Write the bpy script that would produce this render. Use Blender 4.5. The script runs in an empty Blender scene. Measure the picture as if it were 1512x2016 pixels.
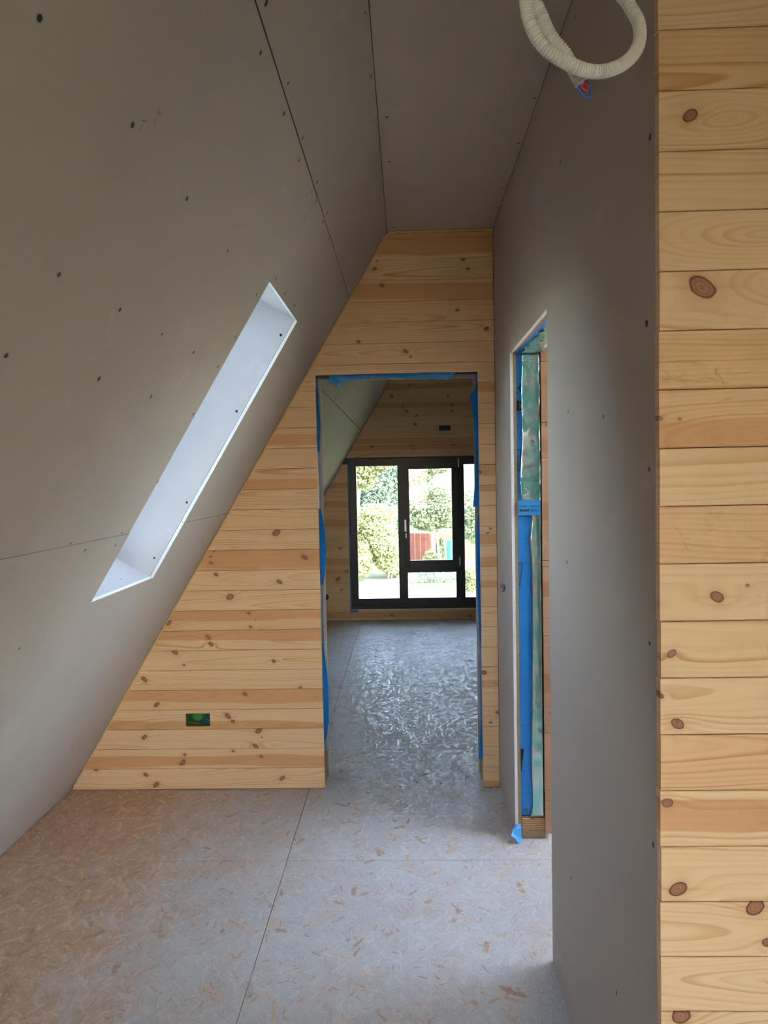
import bpy, bmesh, math, random
from mathutils import Vector, Matrix
random.seed(7)
S = bpy.context.scene
COL = S.collection

# ---------------------------------------------------------------- camera
cam = bpy.data.objects.new('camera', bpy.data.cameras.new('camera'))
COL.objects.link(cam)
cam.data.sensor_fit = 'VERTICAL'; cam.data.sensor_height = 36.0
cam.data.lens = 1465.3 / 2016 * 36.0
cam.data.clip_start = 0.05; cam.data.clip_end = 500
YAW, PITCH, ROLL, EYE = 0.0307, 0.0456, -0.0197, 1.5524
_f = Vector((-math.sin(YAW), math.cos(YAW), 0)); _r = Vector((math.cos(YAW), math.sin(YAW), 0)); _u = Vector((0, 0, 1))
_f2 = _f * math.cos(PITCH) - _u * math.sin(PITCH); _u2 = _u * math.cos(PITCH) + _f * math.sin(PITCH)
_r3 = _r * math.cos(ROLL) + _u2 * math.sin(ROLL); _u3 = _u2 * math.cos(ROLL) - _r * math.sin(ROLL)
_m = Matrix((_r3, _u3, -_f2)).transposed().to_4x4(); _m.translation = Vector((0, 0, EYE))
cam.matrix_world = _m
S.camera = cam

# ---------------------------------------------------------------- sky, sun, exposure
world = bpy.data.worlds.new('sky'); S.world = world; world.use_nodes = True
_n = world.node_tree; _n.nodes.clear()
_o = _n.nodes.new('ShaderNodeOutputWorld'); _b = _n.nodes.new('ShaderNodeBackground')
_s = _n.nodes.new('ShaderNodeTexSky'); _h = _n.nodes.new('ShaderNodeHueSaturation')
_s.sky_type = 'NISHITA'; _s.sun_disc = False; _s.sun_elevation = math.radians(44); _s.sun_rotation = math.radians(150)
_s.dust_density = 2.0
_h.inputs['Saturation'].default_value = 0.80
_n.links.new(_s.outputs[0], _h.inputs['Color']); _n.links.new(_h.outputs[0], _b.inputs[0]); _n.links.new(_b.outputs[0], _o.inputs[0])
_b.inputs[1].default_value = 0.4
SUN_TO = Vector((0.45, -0.60, 0.66)).normalized()
sun = bpy.data.objects.new('sun', bpy.data.lights.new('sun', 'SUN')); COL.objects.link(sun)
sun.data.energy = 6.5; sun.data.color = (1.0, 0.95, 0.87); sun.data.angle = math.radians(0.6)
sun.rotation_euler = (-SUN_TO).to_track_quat('-Z', 'Y').to_euler()

def portal(name, center, direction, upv, w, h):
    """marks a window opening for the sky sampling; gives off no light of its own"""
    l = bpy.data.lights.new(name, 'AREA'); l.shape = 'RECTANGLE'; l.size = w; l.size_y = h
    l.cycles.is_portal = True
    o = bpy.data.objects.new(name, l); COL.objects.link(o)
    z = -Vector(direction).normalized(); y = Vector(upv).normalized(); x = y.cross(z)
    m = Matrix((x, y, z)).transposed().to_4x4(); m.translation = Vector(center); o.matrix_world = m

S.view_settings.view_transform = 'Standard'; S.view_settings.look = 'None'
S.view_settings.gamma = 1.0; S.view_settings.use_curve_mapping = False
S.view_settings.exposure = 3.12
S.cycles.max_bounces = 10; S.cycles.diffuse_bounces = 5; S.cycles.glossy_bounces = 4; S.cycles.transparent_max_bounces = 12
S.cycles.sample_clamp_indirect = 8.0
S.cycles.use_adaptive_sampling = True; S.cycles.adaptive_threshold = 0.09; S.cycles.adaptive_min_samples = 12

# ---------------------------------------------------------------- measurements (metres)
XA, XCL, XR, H, D, D2, YN = -1.7308, -0.0716, 0.440, 2.745, 3.660, 8.080, 1.297
XC = 0.62                                   # the house is symmetrical about this
SX, SZ = 0.5173, 0.8558                    # direction up the sloping wall
NI = Vector((SZ, 0, -SX))                  # into the room
Y_REAR = -2.6
def slope(y, s, depth=0.0):
    return Vector((XA + s * SX, y, s * SZ)) - NI * depth
def slope_x(z, depth=0.0):
    return XA + z * SX / SZ - depth / SZ
def slope_xr(z, depth=0.0):
    return 2 * XC - slope_x(z, depth)
SLOPE_SCREWS = [[0.9363,2.4886],[1.2359,2.4993],[1.5471,2.4944],[1.8981,2.4934],[1.2554,2.2266],[1.5225,2.8129],[1.4418,2.8665],[1.7192,2.861],[1.7857,2.8202],[1.9802,2.8551],[2.041,2.8186],[2.2783,2.8581],[2.2764,2.8245],[2.3701,2.8327],[2.5471,2.8623],[2.5557,2.8327],[2.7379,2.8326],[2.9713,2.8402],[3.3401,2.8291],[3.6101,2.8316],[1.9346,3.1874],[2.2325,3.1873],[2.4934,3.1825],[3.3881,3.1686],[2.3941,2.5651],[2.5814,2.5625],[2.2973,2.4793],[1.5218,2.2276],[1.7839,2.2282],[2.0474,2.2287],[1.5937,2.0769],[1.9231,2.0741],[2.3199,2.335],[2.3121,2.2291],[2.3305,2.0626],[2.9309,2.568],[2.778,2.5663],[3.408,2.096],[2.3487,1.8157],[2.2835,1.6321],[2.2853,1.5879],[3.0166,2.3606],[1.9295,1.6317],[2.0583,1.597],[3.3821,0.8979],[3.5782,0.4332],[3.1935,0.4531],[1.2304,2.0664],[1.9763,1.2948]]
WALL_SCREWS = [[1.3524,2.1425],[1.3753,1.8224],[1.364,1.5587],[1.3645,1.2401],[1.3484,0.8717],[1.912,2.6846],[2.4751,2.7022],[2.0652,1.3096],[2.3285,1.009],[2.3305,0.7998],[2.03,1.722],[2.3516,1.7093],[2.1064,2.4111],[1.6741,1.6793],[2.0472,0.4255],[1.5945,0.4157],[2.964,2.689],[2.9881,2.7315]]
CEIL_SCREWS = [[-0.0415,2.5209],[-0.0408,2.866],[-0.0369,3.172],[-0.0379,3.609],[0.4298,3.1179],[0.4165,3.1596],[0.429,3.3815],[0.4229,3.607],[0.4276,2.428],[0.4259,2.747]]
NEAR_KNOTS = [[0.489,2.1523,0.0114],[0.508,1.8657,0.0202],[0.437,1.6456,0.0044],[0.471,1.6436,0.0026],[0.534,1.3354,0.0107],[0.456,1.237,0.0076],[0.436,1.1641,0.0058],[0.466,1.1135,0.0107],[0.448,0.9722,0.0089],[0.467,0.8177,0.0143],[0.601,0.7841,0.0143],[0.622,0.7205,0.0089],[0.471,0.5857,0.0152],[0.586,1.3551,0.0027]]
END_KNOTS = [[-0.649,1.2912,0.0167],[-0.978,1.1477,0.0083],[-0.962,1.2048,0.0037],[-0.979,1.1788,0.0056],[-0.511,1.1683,0.013],[-0.493,1.1399,0.0074],[-0.639,1.0474,0.0111],[-0.955,1.0891,0.0093],[-0.888,0.9759,0.0157],[-1.201,0.8488,0.012],[-0.797,0.8924,0.0074],[-0.789,0.8233,0.0074],[-0.763,0.8569,0.0028],[-1.005,0.7769,0.0111],[-0.991,0.7387,0.0111],[-1.174,0.7002,0.013],[-1.131,0.6358,0.0065],[-0.678,0.6493,0.0093],[-1.334,0.5647,0.013],[-0.547,0.5157,0.0074],[-0.826,0.4844,0.0102],[-1.276,0.4366,0.012],[-0.916,0.3725,0.013],[-0.892,0.3474,0.0093],[-1.344,0.271,0.012],[-0.763,0.2992,0.0148],[-0.78,0.2178,0.013],[-0.748,0.2645,0.0037],[-1.141,0.1805,0.0074],[-1.154,0.1391,0.0139],[-0.754,0.1657,0.0083],[-1.343,0.0778,0.0102],[-1.292,0.027,0.0139],[-0.651,0.0542,0.012],[-0.895,0.1948,0.0074],[-1.598,0.1069,0.0083],[0.296,2.6045,0.0104],[-0.122,2.6042,0.0042],[-0.135,2.5667,0.009],[0.317,2.5548,0.0083],[-0.101,2.4873,0.0097],[0.263,2.3584,0.0076],[0.403,2.2674,0.009],[-0.22,2.2192,0.0083],[0.008,2.1679,0.0097],[0.032,2.1407,0.0056],[0.368,0.579,0.0108],[0.431,0.3788,0.0079],[0.397,0.3298,0.0065],[0.41,1.2928,0.005],[0.395,1.2736,0.0057],[-0.503,1.1406,0.0068],[-0.495,1.1819,0.0055],[0.362,1.5729,0.0082]]
FAR_KNOTS = [[-0.141,2.4304,0.015],[0.053,2.5493,0.012],[0.468,2.421,0.0105],[0.504,2.3296,0.0135],[-0.022,2.3132,0.0105],[0.018,2.2677,0.0135],[0.503,2.2598,0.012],[-0.407,2.2085,0.015],[0.122,2.2162,0.012],[0.105,2.1287,0.015],[-0.364,1.8952,0.0181],[0.064,1.9042,0.0135],[0.086,1.8663,0.0105],[0.52,1.9051,0.0181],[0.568,1.816,0.015],[-0.156,1.8085,0.012],[0.657,2.6121,0.0211],[-0.735,0.797,0.0135],[-0.665,0.5451,0.0105],[-0.765,0.4629,0.0211],[-0.73,0.3404,0.0105],[-0.182,0.0529,0.015],[0.672,0.0302,0.015]]
FILM_TOP = [[-0.3737,3.7,2.0756],[0.252,3.7,2.0663],[-0.3737,3.7,2.0722],[-0.3719,3.7,2.0284],[-0.3466,3.7,2.0222],[-0.3272,3.7,2.0021],[-0.3067,3.7,2.0325],[-0.2414,3.7,2.0394],[-0.1847,3.7,2.0464],[-0.1056,3.7,2.0468],[-0.0155,3.7,2.0436],[0.0689,3.7,2.0393],[0.17,3.7,2.0314],[0.2149,3.7,2.0286],[0.2519,3.7,2.0629]]
FILM_RIGHT = [[0.3565,3.7,2.0064],[0.345,3.7,1.9771],[0.3198,3.7,1.9536],[0.3281,3.7,1.8886],[0.3363,3.7,1.8142],[0.3388,3.7,1.725],[0.3433,3.7,1.6504],[0.3422,3.7,1.5683],[0.3309,3.7,1.4263],[0.3275,3.7,1.4019]]
FILM_L1 = [[-0.4287,3.7,1.4058],[-0.4115,3.7,1.3038],[-0.4063,3.7,1.194],[-0.4149,3.7,1.092],[-0.426,3.7,1.0214]]
FILM_L2 = [[-0.4337,3.7,0.7288],[-0.4233,3.7,0.6333],[-0.4136,3.7,0.5376],[-0.4123,3.7,0.4578],[-0.4131,3.7,0.3218],[-0.4328,3.7,0.2257]]
FILM_L0 = [[-0.4287,3.7,2.0072],[-0.421,3.7,1.8361],[-0.4272,3.7,1.6921]]
FILM_R2 = [[0.3539,3.7,1.3586],[0.3402,3.7,1.2572],[0.3431,3.7,1.0968],[0.3451,3.7,0.9797],[0.3497,3.7,0.7888],[0.3608,3.7,0.6412],[0.3582,3.7,0.3448],[0.3369,3.7,0.1287]]

# ---------------------------------------------------------------- node helper
class G:
    def __init__(self, name):
        self.mat = bpy.data.materials.new(name); self.mat.use_nodes = True
        self.t = self.mat.node_tree; self.t.nodes.clear()
        self.out = self.t.nodes.new('ShaderNodeOutputMaterial')
    def n(self, kind, **kw):
        nd = self.t.nodes.new(kind)
        for k, v in kw.items(): setattr(nd, k, v)
        return nd
    def put(self, sock, v):
        if v is None: return
        if isinstance(v, bpy.types.NodeSocket): self.t.links.new(v, sock)
        elif isinstance(v, (tuple, list)) and sock.type == 'RGBA' and len(v) == 3: sock.default_value = (*v, 1)
        else: sock.default_value = v
    def m(self, op, a, b=None, c=None, clamp=False):
        nd = self.n('ShaderNodeMath', operation=op, use_clamp=clamp)
        for i, v in enumerate((a, b, c)): self.put(nd.inputs[i], v)
        return nd.outputs[0]
    def add(self, a, b): return self.m('ADD', a, b)
    def sub(self, a, b): return self.m('SUBTRACT', a, b)
    def mul(self, a, b): return self.m('MULTIPLY', a, b)
    def sq(self, a): return self.m('MULTIPLY', a, a)
    def smooth(self, v, lo, hi, a=0.0, b=1.0):
        nd = self.n('ShaderNodeMapRange', interpolation_type='SMOOTHSTEP')
        for i, q in enumerate((v, lo, hi, a, b)): self.put(nd.inputs[i], q)
        return nd.outputs[0]
    def lin(self, v, lo, hi, a=0.0, b=1.0):
        nd = self.n('ShaderNodeMapRange')
        for i, q in enumerate((v, lo, hi, a, b)): self.put(nd.inputs[i], q)
        return nd.outputs[0]
    def mix(self, f, a, b, blend='MIX'):
        nd = self.n('ShaderNodeMix', data_type='RGBA', blend_type=blend)
        self.put(nd.inputs[0], f); self.put(nd.inputs[6], a); self.put(nd.inputs[7], b)
        return nd.outputs[2]
    def xyz(self, v):
        nd = self.n('ShaderNodeSeparateXYZ'); self.put(nd.inputs[0], v); return nd.outputs
    def vec(self, x, y, z):
        nd = self.n('ShaderNodeCombineXYZ')
        for i, q in enumerate((x, y, z)): self.put(nd.inputs[i], q)
        return nd.outputs[0]
    def noise(self, v, scale, detail=2.0, rough=0.5, dims='3D'):
        nd = self.n('ShaderNodeTexNoise', noise_dimensions=dims)
        self.put(nd.inputs['Vector'], v); nd.inputs['Scale'].default_value = scale
        nd.inputs['Detail'].default_value = detail; nd.inputs['Roughness'].default_value = rough
        return nd.outputs['Fac']
    def attr(self, name):
        return self.n('ShaderNodeAttribute', attribute_type='OBJECT', attribute_name=name)
    def ramp(self, f, stops):
        nd = self.n('ShaderNodeValToRGB'); self.put(nd.inputs[0], f)
        cr = nd.color_ramp
        while len(cr.elements) < len(stops): cr.elements.new(0.5)
        for e, (p, c) in zip(cr.elements, stops):
            e.position = p; e.color = (*c, 1)
        return nd.outputs[0]
    def obj(self): return self.n('ShaderNodeTexCoord').outputs['Object']
    def pos(self): return self.n('ShaderNodeNewGeometry').outputs['Position']
    def bsdf(self, color, rough=0.6, metal=0.0, spec=0.5, normal=None, **kw):
        p = self.n('ShaderNodeBsdfPrincipled')
        self.put(p.inputs['Base Color'], color); self.put(p.inputs['Roughness'], rough)
        self.put(p.inputs['Metallic'], metal); self.put(p.inputs['Specular IOR Level'], spec)
        if normal is not None: self.put(p.inputs['Normal'], normal)
        for k, v in kw.items(): self.put(p.inputs[k], v)
        self.t.links.new(p.outputs[0], self.out.inputs[0]); return p
    def bump(self, h, strength=0.3, dist=0.001):
        nd = self.n('ShaderNodeBump'); nd.inputs['Strength'].default_value = strength
        nd.inputs['Distance'].default_value = dist; self.put(nd.inputs['Height'], h); return nd.outputs[0]

def flat(name, color, rough=0.5, metal=0.0, spec=0.5, vary=0.08, scale=40):
    g = G(name); nz = g.noise(g.obj(), scale, 3)
    c = g.mix(nz, tuple(x * (1 - vary) for x in color), tuple(min(1, x * (1 + vary)) for x in color))
    g.bsdf(c, rough, metal, spec); return g.mat

M = {}
# ---- knotty pine board; seed, grain and knots are read from each board
def pine(name, light, dark, knots='abcd'):
    g = G(name); x, y, z = g.xyz(g.obj())
    seed = g.attr('seed').outputs['Fac']; gr = g.xyz(g.attr('grain').outputs['Vector'])
    nz = g.noise(g.vec(g.add(g.mul(x, 1.6), g.mul(seed, 37.0)), g.mul(y, 3.0), g.add(g.mul(z, 7.0), g.mul(seed, 11.0))), 1.0, 2.0)
    nz2 = g.noise(g.vec(g.add(g.mul(x, 9.0), g.mul(seed, 17.0)), 0.0, g.mul(z, 40.0)), 1.0, 2.0)
    zz = g.add(g.sub(z, gr[0]), g.add(g.mul(g.sub(nz, 0.5), 0.055), g.mul(g.sub(nz2, 0.5), 0.004)))
    dd = g.add(gr[1], g.mul(gr[2], x))
    rr = g.m('SQRT', g.add(g.sq(zz), g.sq(dd)))
    kmask = None; kdark = None
    for q in knots:
        k = g.xyz(g.attr('knot_' + q).outputs['Vector'])
        dx = g.sub(x, k[0]); dz = g.sub(z, k[1]); r = k[2]
        d2 = g.add(g.sq(g.mul(dx, 0.45)), g.sq(dz))
        w = g.m('EXPONENT', g.mul(g.m('DIVIDE', d2, g.sq(g.mul(r, 1.8))), -1.0))
        rr = g.add(rr, g.mul(w, g.mul(r, 1.1)))
        wob = g.add(0.68, g.mul(nz2, 0.68))
        dk = g.mul(g.m('DIVIDE', g.m('SQRT', g.add(g.sq(g.mul(dx, 0.82)), g.sq(g.add(dz, g.mul(dx, g.sub(g.m('FRACT', g.mul(r, 7919.0)), 0.5)))))), r), wob)
        mk = g.smooth(dk, 0.82, 1.06, 1.0, 0.0)
        rim = g.mul(g.smooth(dk, 0.55, 0.9), mk)
        ring = g.mul(g.m('SINE', g.mul(dk, 16.0)), 0.12)
        val = g.add(g.add(0.45, g.mul(rim, 0.5)), ring)
        st = g.mul(g.m('EXPONENT', g.mul(g.m('DIVIDE', g.m('ABSOLUTE', dz), r), -3.0)), g.m('EXPONENT', g.mul(g.m('DIVIDE', g.m('ABSOLUTE', dx), r), -0.55)))
        halo = g.mul(g.m('EXPONENT', g.mul(g.sq(dk), -0.45)), 0.38)
        kmask = mk if kmask is None else g.m('MAXIMUM', kmask, mk)
        kd = g.m('MAXIMUM', g.mul(st, 0.85), halo)
        kdark = (kd, g.mul(val, mk)) if kdark is None else (g.m('MAXIMUM', kdark[0], kd), g.m('MAXIMUM', kdark[1], g.mul(val, mk)))
    vv = g.mul(rr, 125.0); fr = g.m('FRACT', vv)
    wnz = g.n('ShaderNodeTexWhiteNoise', noise_dimensions='1D'); g.put(wnz.inputs['W'], g.add(g.m('FLOOR', vv), g.mul(seed, 977.0)))
    late = g.mul(g.smooth(fr, 0.30, 0.88), g.smooth(fr, 0.90, 1.0, 1.0, 0.0))
    amp = g.mul(g.add(0.15, g.mul(g.sq(wnz.outputs['Value']), 0.72)), g.lin(g.noise(g.vec(g.mul(x, 1.2), seed, g.mul(z, 14.0)), 1.0, 1.0), 0.25, 0.75, 0.45, 1.15))
    fib = g.noise(g.vec(g.mul(x, 14.0), g.mul(y, 60.0), g.mul(z, 620.0)), 1.0, 2.0)
    hw = g.m('FRACT', g.mul(seed, 271.3)); hc = g.sub(g.mul(g.m('FRACT', g.mul(seed, 613.1)), 0.10), 0.05)
    zw = g.add(z, g.add(g.mul(g.sub(nz, 0.5), 0.05), g.mul(x, g.sub(g.mul(hw, 0.03), 0.015))))
    band = g.mul(g.smooth(g.m('ABSOLUTE', g.sub(zw, hc)), g.mul(hw, 0.045), g.add(0.004, g.mul(hw, 0.047)), 1.0, 0.0), g.smooth(hw, 0.35, 0.5))
    tint = g.m('FRACT', g.mul(seed, 53.7))
    lightc = g.mix(g.mul(g.smooth(tint, 0.4, 1.0), 0.55), light, tuple(a * b for a, b in zip(light, (0.88, 0.74, 0.60))))
    lightc = g.mix(g.mul(band, 0.9), lightc, tuple(a * b for a, b in zip(light, (0.82, 0.63, 0.48))))
    c = g.mix(g.mul(late, amp), lightc, dark)
    c = g.mix(g.mul(g.sub(fib, 0.4), 0.35), c, dark)
    if knots:
        c = g.mix(kdark[0], c, tuple(a * b for a, b in zip(dark, (0.75, 0.6, 0.5))))
        kc = g.ramp(kdark[1], [(0.0, (0.46, 0.23, 0.115)), (0.45, (0.37, 0.155, 0.075)), (0.8, (0.17, 0.062, 0.033)), (1.0, (0.06, 0.025, 0.016))])
        c = g.mix(kmask, c, kc)
    h = g.add(g.mul(late, 0.3), fib)
    g.bsdf(c, 0.52, 0.0, 0.35, g.bump(h, 0.12, 0.0006)); return g.mat
PINE_L, PINE_D = (0.80, 0.535, 0.30), (0.54, 0.245, 0.085)
for _k in range(5): M['pine%d' % _k] = pine('pine_board_%d' % _k, PINE_L, PINE_D, 'abcd'[:_k])
M['raw_pine'] = pine('raw_pine', (0.58, 0.34, 0.20), (0.40, 0.19, 0.10), '')

# ---- oriented strand board, pale grey giving way to wood colour
def osb(name, pale=1.0):
    g = G(name); P = g.pos(); px, py, pz = g.xyz(P)
    P2 = g.vec(px, py, g.mul(pz, 1.0))
    wn = g.n('ShaderNodeTexNoise'); wn.inputs['Scale'].default_value = 55; wn.inputs['Detail'].default_value = 2; g.put(wn.inputs['Vector'], P2)
    wv = g.n('ShaderNodeVectorMath', operation='MULTIPLY_ADD'); g.put(wv.inputs[0], wn.outputs['Color']); wv.inputs[1].default_value = (0.012, 0.012, 0); wv.inputs[2].default_value = (-0.006, -0.006, 0)
    wa = g.n('ShaderNodeVectorMath', operation='ADD'); g.put(wa.inputs[0], P2); g.put(wa.inputs[1], wv.outputs[0]); Q = wa.outputs[0]
    tone = None; tan = None; hgt = None; gloss = None
    for i, (sc, L, Wd, off) in enumerate([(11, .045, .011, 0.0), (17, .030, .0065, 3.7), (26, .022, .0035, 9.1), (42, .013, .0022, 5.3)]):
        sh = g.n('ShaderNodeVectorMath', operation='ADD'); g.put(sh.inputs[0], Q); sh.inputs[1].default_value = (off, off * 0.7, 0)
        vo = g.n('ShaderNodeTexVoronoi', voronoi_dimensions='2D', feature='F1'); g.put(vo.inputs['Vector'], sh.outputs[0]); vo.inputs['Scale'].default_value = sc
        dv = g.n('ShaderNodeVectorMath', operation='SUBTRACT'); g.put(dv.inputs[0], sh.outputs[0]); g.put(dv.inputs[1], vo.outputs['Position'])
        dx, dy, _ = g.xyz(dv.outputs[0]); cr = g.n('ShaderNodeSeparateColor'); g.put(cr.inputs[0], vo.outputs['Color'])
        ang = g.mul(g.sub(cr.outputs[0], 0.5), 2.6)
        ca = g.m('COSINE', ang); sa = g.m('SINE', ang)
        u = g.add(g.mul(dy, ca), g.mul(dx, sa)); v = g.sub(g.mul(dx, ca), g.mul(dy, sa))
        mk = g.mul(g.smooth(g.m('ABSOLUTE', u), L * .85, L, 1.0, 0.0), g.smooth(g.m('ABSOLUTE', v), Wd * .8, Wd * 1.05, 1.0, 0.0))
        t = g.mul(g.sub(cr.outputs[1], 0.5), mk)
        tone = t if tone is None else g.add(tone, t)
        q = g.mul(mk, cr.outputs[2])
        tan = q if tan is None else g.m('MAXIMUM', tan, q)
        hh = g.mul(mk, g.add(g.mul(g.mul(u, g.sub(cr.outputs[2], 0.5)), 9.0), g.mul(g.mul(v, g.sub(cr.outputs[1], 0.5)), 34.0)))
        hh = g.mul(hh, (0.0, 0.22, 0.6, 0.9)[i]); hgt = hh if hgt is None else g.add(hgt, hh)
        gl = g.mul(g.mul(mk, (0.15, 0.6, 1.0, 1.0)[i]), g.smooth(cr.outputs[1], 0.55, 0.75)); gloss = gl if gloss is None else g.m('MAXIMUM', gloss, gl)
    vo = g.n('ShaderNodeTexVoronoi', voronoi_dimensions='2D', feature='F1'); g.put(vo.inputs['Vector'], Q); vo.inputs['Scale'].default_value = 105
    dv = g.n('ShaderNodeVectorMath', operation='SUBTRACT'); g.put(dv.inputs[0], Q); g.put(dv.inputs[1], vo.outputs['Position'])
    dx, dy, _ = g.xyz(dv.outputs[0]); cr = g.n('ShaderNodeSeparateColor'); g.put(cr.inputs[0], vo.outputs['Color'])
    ang = g.mul(g.sub(cr.outputs[0], 0.5), 3.0); ca = g.m('COSINE', ang); sa = g.m('SINE', ang)
    u = g.add(g.mul(dy, ca), g.mul(dx, sa)); v = g.sub(g.mul(dx, ca), g.mul(dy, sa))
    pit = g.mul(g.mul(g.smooth(g.m('ABSOLUTE', u), .0016, .0042, 1.0, 0.0), g.smooth(g.m('ABSOLUTE', v), .0005, .0015, 1.0, 0.0)), g.smooth(cr.outputs[1], 0.25, 0.75))
    big = g.noise(P2, 0.9, 3.0, 0.6); mid = g.noise(P2, 6.0, 3.0, 0.6); fine = g.noise(P2, 140.0, 3.0, 0.6)
    # wood colour replaces pale grey towards the low roof side and in scattered strands
    wood_mix = g.add(g.add(g.mul(g.smooth(px, -1.7, -0.5, 1.0, 0.0), 0.95), g.mul(g.sub(big, 0.5), 0.9)), g.mul(g.sub(mid, 0.5), 1.1))
    wood_mix = g.smooth(wood_mix, -0.15, 0.85)
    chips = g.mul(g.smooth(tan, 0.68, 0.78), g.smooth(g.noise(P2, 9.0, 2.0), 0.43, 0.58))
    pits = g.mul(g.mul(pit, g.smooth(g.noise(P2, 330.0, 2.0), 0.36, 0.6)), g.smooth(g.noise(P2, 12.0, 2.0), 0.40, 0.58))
    pale_tone = g.mix(g.add(0.5, g.mul(tone, 0.36)), (0.40, 0.385, 0.375), (0.54, 0.525, 0.51))
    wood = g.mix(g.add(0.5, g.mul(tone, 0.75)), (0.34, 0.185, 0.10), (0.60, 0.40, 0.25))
    c = g.mix(g.m('MAXIMUM', g.mul(wood_mix, 0.95), g.mul(chips, 0.75)), pale_tone, wood)
    c = g.mix(g.mul(pits, 0.85), c, (0.17, 0.115, 0.08))
    c = g.mix(g.mul(g.sub(fine, 0.45), 0.6), c, (0.30, 0.26, 0.23))
    rough = g.add(g.sub(0.66, g.mul(gloss, 0.34)), g.mul(mid, 0.06))
    g.bsdf(c, rough, 0.0, g.add(0.18, g.mul(gloss, 0.5)), g.bump(g.add(g.mul(hgt, 1.6), g.mul(fine, 0.25)), 0.9, 0.0016)); return g.mat
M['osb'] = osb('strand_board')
M['osb_edge'] = flat('strand_board_edge', (0.36, 0.25, 0.14), 0.85, vary=0.5, scale=220)

def gypsum(name, col):
    g = G(name); P = g.pos()
    n1 = g.noise(P, 2.2, 4.0, 0.6); n2 = g.noise(P, 90.0, 3.0, 0.6)
    x, y, z = g.xyz(P)
    sm = g.mul(g.smooth(g.noise(g.vec(g.mul(x, 2.3), g.mul(y, 3.1), g.mul(z, 5.5)), 1.0, 4.0, 0.65), 0.60, 0.74), g.smooth(g.noise(P, 30.0, 2.0), 0.35, 0.65))
    c = g.mix(n1, tuple(a * 0.93 for a in col), tuple(a * 1.06 for a in col))
    c = g.mix(g.mul(sm, 0.35), c, tuple(min(1, a * 1.35) for a in col))
    c = g.mix(g.mul(g.sub(n2, 0.45), 0.3), c, tuple(a * 0.75 for a in col))
    g.bsdf(c, 0.78, 0.0, 0.3, g.bump(n2, 0.06, 0.0006)); return g.mat
M['gypsum'] = gypsum('gypsum_paper', (0.45, 0.39, 0.325))
M['gypsum_edge'] = flat('gypsum_edge_paper', (0.16, 0.14, 0.12), 0.9)
M['gypsum_lit'] = gypsum('lit_gypsum_paper', (0.53, 0.52, 0.52))  # same board, colour lightened for daylit reveals and more bounce in the side room
M['gypsum_core'] = flat('gypsum_core', (0.80, 0.80, 0.77), 0.9, vary=0.12, scale=160)
M['screw'] = flat('screw_head', (0.02, 0.018, 0.016), 0.45, 0.3)
M['pencil'] = flat('pencil_line', (0.12, 0.11, 0.10), 0.6)
M['foam'] = flat('mounting_foam', (0.62, 0.44, 0.17), 0.9, vary=0.25, scale=90)
M['stud'] = flat('dark_cavity', (0.10, 0.07, 0.05), 0.9, vary=0.3)
M['membrane'] = flat('blue_membrane', (0.014, 0.235, 0.66), 0.38, vary=0.10, scale=14)
M['tape'] = flat('blue_tape', (0.05, 0.32, 0.68), 0.35, vary=0.06)
M['ink'] = flat('dark_print', (0.008, 0.02, 0.07), 0.5)
M['black_ink'] = flat('black_print', (0.008, 0.008, 0.012), 0.5)
M['dim_ink'] = flat('dim_print', (0.01, 0.11, 0.36), 0.45)
M['frame'] = flat('window_frame', (0.013, 0.011, 0.010), 0.35, vary=0.2)
M['sill'] = flat('window_sill', (0.075, 0.082, 0.08), 0.5)
M['steel'] = flat('satin_metal', (0.62, 0.62, 0.62), 0.3, 0.8)
M['black'] = flat('black_plastic', (0.012, 0.012, 0.014), 0.4)
M['green'] = flat('green_plastic', (0.035, 0.22, 0.04), 0.35, vary=0.15)
M['green_dark'] = flat('dark_green_plastic', (0.012, 0.085, 0.02), 0.35, vary=0.2)
M['conduit'] = flat('white_conduit', (0.74, 0.72, 0.68), 0.4, vary=0.04)
M['wire_blue'] = flat('blue_wire', (0.02, 0.13, 0.50), 0.35)
M['wire_red'] = flat('red_wire', (0.62, 0.02, 0.04), 0.35)
M['wire_white'] = flat('white_wire', (0.65, 0.62, 0.58), 0.4)
M['roof'] = flat('roof_deck', (0.12, 0.10, 0.09), 0.9)

def foil():
    g = G('foil'); P = g.obj()
    n = g.noise(P, 11.0, 2.0, 0.5); n2 = g.noise(P, 60.0, 2.0)
    c = g.mix(g.smooth(n, 0.4, 0.65), (0.33, 0.74, 0.66), (0.70, 0.84, 0.79))
    g.bsdf(c, 0.20, 0.72, 0.6, g.bump(g.add(n, g.mul(n2, 0.06)), 0.5, 0.012)); return g.mat
M['foil'] = foil()

def glass():
    g = G('window_glass')
    t = g.n('ShaderNodeBsdfTransparent'); t.inputs[0].default_value = (0.95, 0.97, 0.96, 1)
    gl = g.n('ShaderNodeBsdfGlossy'); gl.inputs['Roughness'].default_value = 0.0
    fr = g.n('ShaderNodeFresnel'); fr.inputs[0].default_value = 1.45
    mx = g.n('ShaderNodeMixShader')
    g.t.links.new(fr.outputs[0], mx.inputs[0]); g.t.links.new(t.outputs[0], mx.inputs[1]); g.t.links.new(gl.outputs[0], mx.inputs[2])
    g.t.links.new(mx.outputs[0], g.out.inputs[0]); return g.mat
M['glass'] = glass()

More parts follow.
